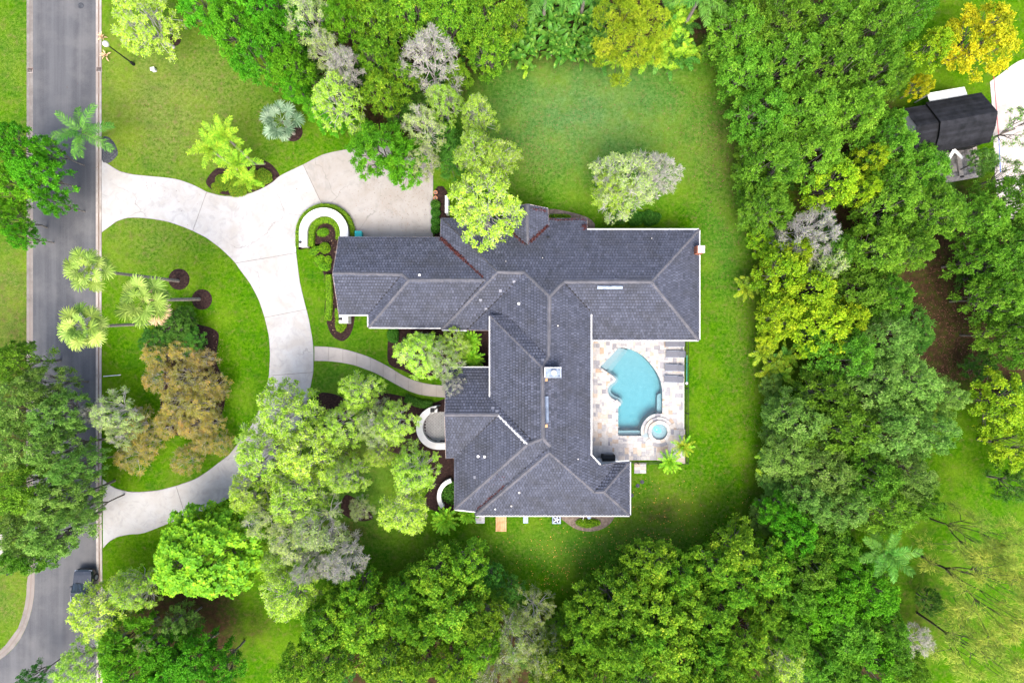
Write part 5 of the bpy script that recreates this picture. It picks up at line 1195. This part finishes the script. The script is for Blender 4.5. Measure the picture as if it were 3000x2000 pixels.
# centre west, by the entrance
for x, y, r, h, l in [(840,1210,120,10,'broad lime cypress overhanging the driveway, upper'),(770,1330,110,10,'lime cypress over the driveway curve, west of the group'),(900,1330,110,10.5,'lime cypress in the middle of the front grove'),(870,1450,110,10,'lime cypress at the lower side of the front grove'),(1000,1250,80,9,'lime cypress near the front walk'),(1050,1150,75,8,'small lime cypress at the front walk edge'),(1010,1390,80,9.5,'lime cypress beside the grass gap in the grove'),(1150,1240,78,9,'lime cypress shading the entrance court wall'),(1210,1380,90,9,'lime cypress by the planter wall'),(1180,1500,88,8.5,'rounded lime cypress on the south lawn corner'),(730,1440,80,9,'lime cypress over the lower driveway curve'),(1110,1330,50,8,'small lime cypress between the two grove halves')]: tree('lime' , x, y, r, h, 'cypress_tree', l)
for x, y, r, h, l in [(930,1540,95,10,'grey twigged thinning tree at the foot of the front grove'),(850,1580,80,9.5,'pale thin tree beside the waxy leaved tree'),(1100,1250,70,9,'pale half bare cypress over the mulch bed'),(780,1520,75,9,'pale thin cypress between driveway and waxy leaved tree')]: tree('pale', x, y, r, h, 'thin_tree', l)
for x, y, r, h, l in [(1000,1640,80,9.5,'white bare twigged crown south of the front grove'),(900,1660,60,9,'bare twigged crown beside the waxy leaved tree')]: tree('bare', x, y, r, h, 'bare_tree', l)
for x, y, r, h, l in [(1230,1040,85,6,'lime yellow small tree in the front wall angle'),(1330,1010,55,5,'lime shrub beside the twin cycads')]: tree('lime', x, y, r, h, 'small_tree', l)
tree('pale', 1300, 1060, 65, 7, 'small_tree', 'thin pale branched tree over the porch roof edge')
tree('bare', 1325, 1130, 42, 6.5, 'small_tree', 'bare branch tips over the entrance porch roof')
tree('pale', 1055, 1492, 42, 4, 'small_tree', 'low twiggy grey tree on the dark mulch patch')
# island bushes
k = 0
for x, y, r, h in [(455,1040,55,4),(530,1030,45,4),(590,1050,42,3.6),(460,1110,55,4.4),(540,1110,62,4.8),(610,1130,50,4),(520,1180,62,5),(585,1190,50,4.5),(615,1240,42,3.6),(560,1250,48,3.8),(490,1240,52,4),(400,1250,58,4.4),(385,1340,60,3.8),(540,1350,52,3.4),(430,1300,50,3.6),(590,1290,45,3.4),(640,1300,42,3),(640,1150,30,3)]: tree('rust', x, y, r, h, 'rusty_shrub', 'olive and rust coloured shrub in the driveway island thicket', 'rusty shrubs of the driveway island', 'shrub')
for x, y, r, h in [(510,960,70,3.6),(450,1000,55,3.4),(560,1000,50,3.2),(540,930,40,2.6)]: tree('dark', x, y, r, h, 'dark_shrub', 'dark green shrub at the head of the island thicket', 'dark shrubs of the driveway island', 'shrub')
for x, y, r, h, l in [(330,1210,75,7,'silvery half bare tree leaning over the street from the island'),(360,1270,55,6,'silvery thin tree inside the island thicket')]: tree('pale', x, y, r, h, 'thin_tree', l)
tree('bare', 265, 1210, 42, 6.5, 'bare_tree', 'bare pale branch ends over the street beside the island')
# ---------------------------------------------------------------- palms
def frond_pinnate(seed, L, nl, ll, lw, droop, e0=.5, vee=.35, mat=None, tone=.5):
    """one feather leaf, root at origin, growing along +X and arching down"""
    g = np.random.default_rng(seed); m = 14; t = np.linspace(0,1,m); el = e0-droop*t**1.3; dx = np.cos(el)*L/(m-1); dz = np.sin(el)*L/(m-1)
    R_ = np.stack([np.concatenate([[0],np.cumsum(dx[:-1])]), g.normal(0,.012*L,m)*t, np.concatenate([[0],np.cumsum(dz[:-1])])],1)
    rv, rq = tubes(R_[:-1], R_[1:], np.linspace(.028,.008,m-1)*L/2, np.linspace(.026,.006,m-1)*L/2, 3)
    V=[rv]; Q=[rq]; o=len(rv); rn=[np.full(len(rq),.8)]
    for s in (-1,1):
        tt = np.linspace(.14,1.0,nl)+g.normal(0,.006,nl); tt = np.clip(tt,.1,1); ii = np.clip((tt*(m-1)).astype(int),0,m-2); f = (tt*(m-1)-ii)[:,None]
        p = R_[ii]*(1-f)+R_[ii+1]*f; tan = nrmz(R_[ii+1]-R_[ii]); side = np.array([[0,s,0.]])
        ln = (ll*np.sin(math.pi*np.clip(.12+.80*tt,0,1))**.55*g.uniform(.88,1.1,nl))[:,None]
        d1 = nrmz(side*.9+tan*(.35+.5*tt[:,None])+np.array([[0,0,vee]])+g.normal(0,.08,(nl,3))); d2 = nrmz(d1+np.array([[0,0,-.75]])+g.normal(0,.1,(nl,3)))
        w = nrmz(np.cross(d1, UP+g.normal(0,.25,(nl,3))))*lw/2
        a, b, c = p, p+d1*ln*.55, p+d1*ln*.55+d2*ln*.45
        v = np.stack([a-w*.5,a+w*.5,b+w,b-w,c+w*.15,c-w*.15],1).reshape(-1,3); B = (np.arange(nl)*6)[:,None]
        q = np.concatenate([B+np.array([[0,1,2,3]]),B+np.array([[3,2,4,5]])]); V.append(v); Q.append(q+o); o += len(v)
        r = np.clip(tone+g.normal(0,.2,nl),0,1); rn.append(np.concatenate([r,r]))
    return mesh_np('frond', np.concatenate(V), np.concatenate(Q), mat, np.concatenate(rn))
def frond_fan(seed, pet, L, n, mat, droop=.5, tone=.5, span=300):
    g = np.random.default_rng(seed); e = .25
    c = np.array([pet*math.cos(e),0,pet*math.sin(e)]); mid = c*.5+np.array([0,0,.08*pet])
    pv, pq = tubes([np.zeros(3),mid],[mid,c],[.022,.018],[.018,.014],3); V=[pv]; Q=[pq]; rn=[np.full(len(pq),.95)]; o=len(pv)
    a = np.radians(np.linspace(-span/2,span/2,n)+g.normal(0,1.5,n)); ln = (L*(.72+.28*np.cos(a*.55))*g.uniform(.92,1.08,n))[:,None]
    d = np.stack([np.cos(a),np.sin(a),np.full(n,.10)],1); tn = np.stack([-np.sin(a),np.cos(a),np.zeros(n)],1); hw = L*math.radians(span/n)*.5
    alt = np.where(np.arange(n)%2,1,-1)[:,None]*UP*.02
    p1 = c+d*ln*.55; p2 = c+d*ln*.82+UP*(-droop*.10*L); p3 = c+d*ln+UP*(-droop*.42*L)
    v = np.stack([np.repeat(c[None],n,0)-tn*.01, np.repeat(c[None],n,0)+tn*.01, p1+tn*hw*.62+alt, p1-tn*hw*.62-alt, p2+tn*hw*.42+alt, p2-tn*hw*.42-alt, p3+tn*hw*.05, p3-tn*hw*.05],1).reshape(-1,3)
    B = (np.arange(n)*8)[:,None]; q = np.concatenate([B+np.array([[0,1,2,3]]),B+np.array([[3,2,4,5]]),B+np.array([[5,4,6,7]])])
    V.append(v); Q.append(q+o); r = np.clip(tone+g.normal(0,.16,n),0,1); rn.append(np.concatenate([r,r,np.clip(r+.15,0,1)]))
    return mesh_np('frond', np.concatenate(V), np.concatenate(Q), mat, np.concatenate(rn))
def leaf_paddle(seed, pet, L, wd, mat, tone=.5):
    g = np.random.default_rng(seed); m = 7; t = np.linspace(0,1,m); el = 1.0-1.5*t; step = L/(m-1)
    x = pet*.5+np.concatenate([[0],np.cumsum(np.cos(el[:-1])*step)]); z = pet*.86+np.concatenate([[0],np.cumsum(np.sin(el[:-1])*step)]); C = np.stack([x,np.zeros(m),z],1)
    hw = wd/2*np.sin(math.pi*np.clip(.06+.9*t,0,1))**.6; hw[-1] = .01
    V = np.concatenate([C+np.stack([np.zeros(m),hw,hw*.35],1), C, C+np.stack([np.zeros(m),-hw,hw*.35],1)]); q = []
    for i in range(m-1): q += [(i,m+i,m+i+1,i+1),(m+i,2*m+i,2*m+i+1,m+i+1)]
    pv, pq = tubes([np.zeros(3)],[C[0]],.03,.02,3); VV = np.concatenate([V,pv]); QQ = np.concatenate([np.array(q),pq+len(V)])
    return mesh_np('leaf', VV, QQ, mat, np.clip(tone+g.normal(0,.14,len(QQ)),0,1))
FR = {}
def fr(key):
    if key in FR: return FR[key]
    mk = {
     'royal': lambda i: frond_pinnate(i, 2.6, 46, .62, .045, 1.05, .42, .25, M['L_palm'], .55),
     'coco':  lambda i: frond_pinnate(i, 3.0, 52, .75, .040, 1.15, .45, .05, M['L_palm'], .65),
     'areca': lambda i: frond_pinnate(i, 2.3, 40, .55, .040, 1.1, .6, .3, M['L_areca'], .55),
     'cycad': lambda i: frond_pinnate(i, 1.25, 42, .20, .026, .85, .55, .25, M['L_cycad'], .55),
     'pygmy': lambda i: frond_pinnate(i, 1.5, 46, .24, .026, 1.0, .6, .25, M['L_gpalm'] if i % 2 else M['L_cycad'], .5),
     'gold':  lambda i: frond_pinnate(i, 1.7, 34, .42, .05, 1.1, .6, .3, M['L_gpalm'], .3),
     'mix':   lambda i: frond_pinnate(i, 1.6, 34, .40, .05, 1.1, .7, .3, M['L_areca'] if i % 2 else M['L_palm'], .5),
     'fan':   lambda i: frond_fan(i, 1.05, .72, 26, M['L_fan'], .5, .3+.2*(i%3)),
     'dryfan':lambda i: frond_fan(i, 1.0, .8, 22, M['L_dry'], .9, .5, 220),
     'silver':lambda i: frond_fan(i, 1.1, .75, 26, M['L_silver'], .4, .3+.2*(i%3)),
     'paddle':lambda i: leaf_paddle(i, .9, 1.5, .42, M['L_paddle'], .45),
     'brom':  lambda i: leaf_paddle(i, .1, .7, .14, M['L_dry'], .5),
     'agave': lambda i: leaf_paddle(i, .05, .6, .1, M['L_dark'], .7),
    }[key]
    FR[key] = [mk(i+3) for i in range(3)]; return FR[key]
RPm = random.Random(5)
def palm(kind, px, py, h, label, nf, pitch=(-75,15), name='palm_tree', group=None, base=None, scale=1.0, tr=.12, cat='palm', roll=0, leafname='frond', azs=None):
    """crown of the palm seen at px,py, h = height of its heart; base pixel optional (leaning trunk)"""
    top = P(px, py, h); bot = P(*base, 0) if base else Vector((top.x, top.y, 0))
    t = thing(name, label, cat, bot, 0, group); rel = top-bot
    if h > .25:
        n = 10; pts = [Vector((rel.x*s, rel.y*s, rel.z*s))+Vector((0,0,0)) for s in np.linspace(0,1,n)]
        v, q = tubes(np.array([tuple(p) for p in pts[:-1]]), np.array([tuple(p) for p in pts[1:]]), np.linspace(tr*1.5,tr,n-1), np.linspace(tr*1.35,tr*.95,n-1), 9)
        obj('trunk', mesh_np('trunk', v, q, M['palmtrunk'], smooth=False), t)
    fs = fr(kind); az = RPm.uniform(0,6.28)
    for i in range(nf):
        a = azs[i] if azs else az+i*2.39996
        p = pitch[0]+(pitch[1]-pitch[0])*(i+.5)/nf+RPm.uniform(-6,6)
        s = scale*RPm.uniform(.88,1.1)*(1 if i > nf*.2 else .8)
        o = obj(leafname, fs[i % 3], t, rel+Vector((0,0,0)), (0,0,0), (s,s,s))
        o.rotation_euler = (math.radians(RPm.uniform(-12,12)+roll), math.radians(p), a)
    return t
palm('royal', 243, 388, 5.2, 'royal palm with long dark green fronds over the street', 10, (-45,25), base=(298,410), tr=.14, scale=1.12)
palm('fan', 258, 790, 14.0, 'tall fan palm leaning over the street, crown nearest the upper mulch ring', 20, (-55,45), base=(523,823), tr=.11, scale=1.05)
palm('fan', 420, 880, 11.0, 'fan palm with dry tan fronds above the island lawn', 18, (-45,40), base=(584,876), tr=.12, scale=1.3)
palm('fan', 245, 958, 14.0, 'tall fan palm over the street with its trunk from the island thicket', 20, (-55,45), base=(490,945), tr=.11, scale=1.12)
d4 = palm('dryfan', 432, 892, 10.6, 'bundle of dry tan fronds hanging from the fan palm', 7, (10,55), name='dry_fronds', tr=.02, scale=1.2, cat='fronds', azs=[-.7,-.9,-.5,-1.1,.9,-.3,1.1], base=(432,892))
for c in list(d4.children):
    if c.name.startswith('trunk'): bpy.data.objects.remove(c)
palm('silver', 825, 355, 2.8, 'silvery blue fan palm over a round mulch ring', 13, (-40,25), base=(862,392), tr=.12, scale=1.12)
for x, y, h, b, l, n in [(660,400,4.5,(745,480),'yellow green feather palm leaning from the bed, upper crown',13),(700,480,4.0,(775,480),'yellow green feather palm with a grey leaning trunk',13),(620,440,4.2,(700,500),'yellow green feather palm nearest the front lawn',11),(730,530,2.2,(735,520),'low yellow green palm in the ground cover bed',9)]: palm('areca', x, y, h, l, n, (-65,20), base=b, tr=.09, scale=.92 if n > 9 else .7)
for x, y, h, b, l, n, s in [(1600,-25,6.5,None,'coconut palm at the west end of the palm hedge',12,1.0),(2055,-15,7,None,'coconut palm at the east end of the palm hedge',12,1.05),(2590,1615,7.5,(2600,1700),'coconut palm at the corner of the far lawn',14,.92),(1720,-40,6.5,None,'coconut palm behind the pine',10,.9)]: palm('coco', x, y, h, l, n, (-70,30), base=b, tr=.13, scale=s)
for x, y, l, s in [(1378,1000,'bright green cycad in the front wall angle, by the tiled eave',1.0),(1385,1050,'bright green cycad in the front wall angle, next to the porch roof',1.0),(1305,1522,'bright green cycad at the south west house corner, larger of two',1.18),(1372,1505,'bright green cycad against the south west eave, smaller of two',.85)]: palm('cycad', x, y, 1.3, l, 44, (-80,20), name='cycad', cat='cycad', scale=s, tr=.13)
palm('pygmy', 1998, 1306, 1.6, 'golden tipped small palm at the pool deck corner, beside the fence', 30, (-75,25), scale=.85, tr=.08, name='small_palm')
palm('cycad', 1960, 1352, 1.4, 'green small palm at the pool deck corner, next to the landing', 30, (-75,25), scale=1.05, tr=.08, name='small_palm')
for i, (x, y) in enumerate([(2180,845),(2205,825),(2270,690)]): palm('gold', x, y, 1.6, 'small golden palm at the edge of the east wood', 9, (-60,25), name='small_palm', group='golden palms along the east wood', tr=.06, scale=.8)
for i, (x, y) in enumerate([(2230,1030),(2270,1060),(2250,1090),(2300,1040),(2290,1100)]): palm('gold' if i < 3 else 'mix', x, y, 1.9, 'yellow tipped palm in the clump on the east lawn edge', 10, (-65,25), name='small_palm', group='palm clump on the east lawn edge', tr=.06, scale=.9)
for i, (x, y) in enumerate([(2250,1330),(2265,1370),(2240,1395),(2300,1430)]): palm('mix', x, y, 1.8, 'feathery green palm low on the east lawn edge', 9, (-65,25), name='small_palm', group='green palms low on the east lawn edge', tr=.06, scale=.8)
rr = random.Random(8)
hp = [(1500+i*36+rr.uniform(-8,8), y0+rr.uniform(-14,14)) for y0, n in ((165,15),(125,15),(80,15),(30,15)) for i in range(n)]
for i, (x, y) in enumerate(hp):
    if 1760 < x < 1960 and y < 140: continue
    if x < 1800: palm('paddle', x, y, .5, 'broad leaved dark green plant in the palm hedge along the rear lawn', 16, (-70,20), name='paddle_plant', group='broad leaved plants of the palm hedge', tr=.05, scale=rr.uniform(.85,1.15), cat='plant', leafname='leaf')
    else: palm('mix', x, y, 1.2, 'leafy green palm in the hedge along the rear lawn', 11, (-70,20), name='hedge_palm', group='small palms of the palm hedge', tr=.05, scale=rr.uniform(.95,1.2))
for x, y in ((1545,205),(1765,190),(1960,205),(2035,150)): palm('mix', x, y, .8, 'drooping frond clump at the foot of the palm hedge', 6, (-40,25), name='hedge_palm', group='frond clumps at the foot of the palm hedge', tr=.05, scale=.7)
palm('brom', 313, 165, .05, 'tan red bromeliad beside the street lamp', 14, (-60,10), name='bromeliad', cat='plant', scale=.9, leafname='leaf')
palm('brom', 303, 112, .05, 'dry dark bromeliad by the kerb under the lime tree', 12, (-60,10), name='bromeliad', cat='plant', scale=.8, leafname='leaf')
palm('agave', 1320, 420, .1, 'dark spiky plant in the shade behind the parking court', 16, (-60,10), name='spiky_plant', cat='plant', scale=1.6, leafname='leaf')
# ---------------------------------------------------------------- clipped hedges and shrubs
def surf_leaves(V, Q, dens, L, Wd, mat, seed, out=.03):
    g = np.random.default_rng(seed); a, b, c, d = (V[Q[:,i]] for i in range(4)); n = np.cross(b-a, d-a)+np.cross(d-c, b-c); ar = np.linalg.norm(n, axis=1)/2; n = nrmz(n)
    cnt = g.poisson(ar*dens); f = np.repeat(np.arange(len(Q)), cnt); N = len(f); u = g.random((N,1)); v = g.random((N,1))
    p = (a[f]*(1-u)+b[f]*u)*(1-v)+(d[f]*(1-u)+c[f]*u)*v+n[f]*g.normal(out*.3,out,(N,1))
    ax = nrmz(g.normal(0,1,(N,3))+n[f]*.7); VV, QQ = leaf_quads(p, ax, nrmz(n[f]+g.normal(0,.5,(N,3))), L*g.uniform(.6,1.2,N), Wd*g.uniform(.7,1.2,N))
    return mesh_np('foliage', VV, QQ, mat, np.clip(g.beta(2,2,N),0,1))
def hedge(path, wd, h, label, mat='L_hedge', name='clipped_hedge', group=None, dens=1000, L=.09, closed=False):
    pts = resample(path, max(6, len(path))); p3 = G(pts); o = thing(name, label, 'hedge', p3[len(p3)//2], 0, group); c = o.location
    p = np.array([(q.x-c.x, q.y-c.y) for q in p3]); t = nrmz(np.gradient(p, axis=0)); nn = np.stack([-t[:,1],t[:,0]],1); prof = [(-wd/2,0.02),(-wd/2*1.02,h*.85),(-wd/2*.8,h),(0,h*1.04),(wd/2*.8,h),(wd/2*1.02,h*.85),(wd/2,0.02)]; k = len(prof)
    V = np.concatenate([np.array([[q[0]+m[0]*a, q[1]+m[1]*a, z] for a, z in prof]) for q, m in zip(p, nn)]); Q = []
    for i in range(len(p)-1):
        for j in range(k-1): Q.append((i*k+j, (i+1)*k+j, (i+1)*k+j+1, i*k+j+1))
    for e in (0,(len(p)-1)*k): Q += [(e,e+1,e+5,e+6),(e+1,e+2,e+4,e+5),(e+2,e+3,e+3,e+4)][:2]
    Q = np.array(Q)[:, ::-1]
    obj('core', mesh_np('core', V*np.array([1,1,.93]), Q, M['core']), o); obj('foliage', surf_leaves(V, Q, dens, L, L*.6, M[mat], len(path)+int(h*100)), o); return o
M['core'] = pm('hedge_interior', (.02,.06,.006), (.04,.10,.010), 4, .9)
def ball(px, py, r, h, label, mat='L_hedge', name='clipped_shrub', group=None, sx=1, sy=1, rz=0, dens=1000, L=.09, cat='shrub', lump=.0):
    o = thing(name, label, cat, P(px,py,0), rz, group); g = np.random.default_rng(int(px*7+py)); n = 18; prof = [(.55,.02),(.9,.25),(1,.5),(.92,.75),(.65,.93),(.3,1.0),(.02,1.02)]; V = []
    for rr_, z in prof:
        for i in range(n):
            a = 2*math.pi*i/n; q = 1+lump*math.sin(3*a+px)+lump*.7*math.sin(5*a+py)+g.normal(0,lump*.3) if lump else 1
            V.append((r*rr_*q*math.cos(a)*sx, r*rr_*q*math.sin(a)*sy, h*z*(1+g.normal(0,lump*.3) if lump else 1)))
    V = np.array(V); Q = np.array([(k*n+i,k*n+(i+1)%n,(k+1)*n+(i+1)%n,(k+1)*n+i) for k in range(len(prof)-1) for i in range(n)])
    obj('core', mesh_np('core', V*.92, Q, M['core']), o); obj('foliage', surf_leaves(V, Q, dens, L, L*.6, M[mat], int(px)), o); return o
hedge([(876,723),(876,700)]+arc(956,685,80,180,360,34)+[(1036,690)], .38, .55, 'outer clipped hedge following the white horseshoe wall')
hedge([(915,722),(915,700)]+arc(956,685,39.5,180,360,26)+[(995.5,700)], .52, .6, 'inner clipped hedge inside the white horseshoe wall')
ball(948,682,.48,.5,'clipped dome shrub inside the horseshoe bed','L_hedge',sx=1.15,sy=.72,rz=.2)
ball(954,728,.50,.6,'round clipped ball shrub in the garage bed')
ball(923,736,.42,.5,'tilted oblong clipped shrub by the lawn edge',sx=1.35,sy=.75,rz=.6)
ball(939,760,.42,.45,'low clipped shrub between ball and hedge corner',sx=1.1,sy=.8,rz=.4)
ball(954,781,.5,.5,'clipped corner shrub at the top of the narrow hedge',sx=1.1,sy=.8)
ball(964,763,.26,.5,'small upright shrub on the corner shrub',sy=1.5)
hedge([(965,806),(967,850),(967,900),(963,936)], .55, .5, 'narrow clipped hedge strip along the garage end wall')
ball(1000,950,.62,.5,'clipped shrub at the foot of the white pier',sx=.8,sy=1.15,lump=.06)
hedge([(989,905),(990,930)], .3, .45, 'short clipped hedge beside the white pier')
for i, y in enumerate((602,625,650,672)): ball(1277,y,.42,.7,'round dark shrub in the strip beside the parking court','L_dark',group='round shrubs beside the parking court',lump=.05,name='round_shrub')
ball(1154,980,.5,.8,'dark green shrub at the corner of the front bed','L_dark',sy=1.6,lump=.08,name='round_shrub')
for i,(x,y) in enumerate(((1250,1000),(1200,1010))): palm('mix',x,y,1.0,'spiky leafed palm plant in the front bed',12,(-60,15),name='small_palm',group='palm plants of the front bed',tr=.05,scale=.7)
hedge([(1190,1165),(1230,1182),(1265,1185)], .7, .6, 'dark hedge along the inner edge of the front walk', 'L_dark')
for i,(x,y,r) in enumerate(((660,535,.8),(700,552,.9),(745,530,.9),(775,520,.75),(700,520,.7),(640,550,.5))): ball(x,y,r,.45,'mounded green and red ground cover in the palm bed','L_ground',name='ground_cover',group='ground cover mounds in the palm bed',lump=.08,cat='ground cover')
ball(1722,1530,.75,.4,'leafy green planting in the south soil bed','L_hedge',name='leafy_plants',sx=1.6,sy=.5,lump=.08)
ball(1318,1440,.8,.5,'dark fern planting inside the planter wall','L_dark',name='fern_planting',sy=1.4,lump=.1,L=.2,dens=120)
ball(1640,637,.7,.3,'low green plants on the soil by the rear porch','L_hedge',name='leafy_plants',sx=1.5,sy=.4,lump=.1)
for i,(x,y) in enumerate(((1905,640),(1860,640),(1800,640))): ball(x,y,.7,.5,'low dark shrub at the north eave under the half bare tree','L_dark',name='low_shrub',group='low shrubs at the north eave',lump=.12,sx=1.3)
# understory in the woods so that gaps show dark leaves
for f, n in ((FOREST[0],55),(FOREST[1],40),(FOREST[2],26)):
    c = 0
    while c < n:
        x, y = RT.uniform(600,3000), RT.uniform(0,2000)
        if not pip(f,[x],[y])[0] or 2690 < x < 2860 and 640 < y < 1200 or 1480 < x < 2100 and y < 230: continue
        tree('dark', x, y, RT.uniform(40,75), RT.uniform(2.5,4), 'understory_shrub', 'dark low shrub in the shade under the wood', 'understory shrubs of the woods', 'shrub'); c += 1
# leafy shrubs that close the edges of the woods down to the lawn
def edge(pts, sp, n, label, group, rs=(38,60), hs=(3,4.5)):
    for x, y in resample(pts, n): tree(sp, x+RT.uniform(-14,14), y+RT.uniform(-14,14), RT.uniform(*rs), RT.uniform(*hs), 'edge_shrub', label, group, 'shrub')
edge([(2110,140),(2190,300),(2215,480),(2220,620)], 'oak', 11, 'leafy green shrub where the wood meets the rear lawn', 'edge shrubs along the rear lawn')
edge([(2240,700),(2255,900),(2255,1000)], 'yellow', 7, 'yellow green shrub along the east lawn beside the golden palms', 'yellow edge shrubs along the east lawn')
edge([(2265,1130),(2275,1300),(2270,1450),(2240,1530)], 'oakpale', 9, 'pale green shrub along the east lawn opposite the pool', 'pale edge shrubs along the east lawn')
edge([(2180,1600),(2080,1690),(1950,1720),(1830,1690),(1720,1790),(1640,1830)], 'tip', 13, 'green shrub with yellow tips fronting the south belt', 'edge shrubs along the south lawn')
edge([(1420,1740),(1330,1700),(1200,1740),(1100,1740),(960,1790)], 'tip', 8, 'bushy green shrub at the south lawn edge below the grove', 'edge shrubs below the front grove')
edge([(880,240),(950,330),(1060,370)], 'ficus', 4, 'green shrub at the foot of the lime tree by the silver palm lawn', 'edge shrubs by the front lawn')
# ---------------------------------------------------------------- fallen leaves
def litter(name, label, zones, mat, L, z=.02, seed=1):
    g = np.random.default_rng(seed); pos = []
    for cx, cy, sx, sy, n in zones:
        x = g.normal(cx,sx,n); y = g.normal(cy,sy,n); pos.append(np.stack([(x-1500)/PPM, -(y-1000)/PPM, z+g.random(n)*.02],1))
    p = np.concatenate(pos); N = len(p); a = g.uniform(0,6.28,N); ax = np.stack([np.cos(a),np.sin(a),g.normal(0,.15,N)],1)
    V, Q = leaf_quads(p, ax, nrmz(UP+g.normal(0,.25,(N,3))), L*g.uniform(.6,1.3,N), L*.6*g.uniform(.7,1.3,N))
    return tag(obj(name, mesh_np(name, V, Q, mat, g.random(N))), label, None, None, 'stuff')
litter('fallen_leaves', 'orange fallen leaves scattered over the south lawn', [(1720,1640,130,55,260),(1880,1560,120,60,160),(2010,1500,110,70,90),(1600,1690,90,40,90),(2100,1560,70,70,40),(1800,1500,140,30,40)], M['L_fallen'], .105, seed=2)
litter('fallen_leaves', 'dark red brown fallen leaves scattered over the rear lawn', [(1600,380,110,90,360),(2110,420,50,120,600),(1700,300,170,70,220),(2020,330,90,90,240),(2120,650,45,150,200),(2200,1000,30,300,220),(560,400,150,110,260),(1560,460,40,30,160)], M['L_brown'], .11, seed=3)
litter('fallen_leaves', 'brown leaf bits on the concrete of the parking court', [(1180,620,60,50,170),(1100,560,70,40,120),(1250,520,30,60,90),(980,1540,60,40,80)], M['L_brown'], .08, .04, seed=4)
litter('fallen_leaves', 'tan and brown leaf litter in the clearing of the east wood', [(2780,960,50,120,700),(2770,800,50,60,200),(2820,1080,50,60,250)], M['L_brown'], .11, .03, seed=5)
litter('fallen_leaves', 'leaf litter along the mulch of the front beds', [(960,700,22,30,80),(640,1080,8,60,70),(640,1180,12,30,50),(975,900,10,60,60)], M['L_dry'], .07, .07, seed=6)
def roof_debris(segs):
    g = np.random.default_rng(9); pos = []
    for f, a, b, wd, n in segs:
        t = g.random(n); x = a[0]+(b[0]-a[0])*t+g.normal(0,wd,n); y = a[1]+(b[1]-a[1])*t+g.normal(0,wd,n)
        for u, v in zip(x, y): q = RP(f, u, v, .09+g.random()*.06); pos.append(tuple(q))
    p = np.array(pos); N = len(p); a = g.uniform(0,6.28,N); ax = np.stack([np.cos(a),np.sin(a),g.normal(0,.3,N)],1)
    V, Q = leaf_quads(p, ax, nrmz(UP+g.normal(0,.5,(N,3))), .13*g.uniform(.6,1.3,N), .08); tag(obj('roof_leaf_debris', mesh_np('roof_leaf_debris', V, Q, M['L_red'], g.random(N))), 'dark red leaf debris lying in the roof valleys', None, None, 'stuff')
roof_debris([('WN',(1292,698),(1360,762),2.2,700),('WN',(1360,762),(1415,812),1.2,150),('GE',(1606,662),(1552,710),2.4,380),('CN',(1482,664),(1540,714),2.6,300),('CN',(1600,644),(1715,644),1.5,120),('SS',(1398,1490),(1480,1420),1.1,140),('CN',(1710,660),(1716,670),3,60),('GE',(1560,612),(1600,618),2.5,60),('SS',(1440,1420),(1470,1390),9,14)])
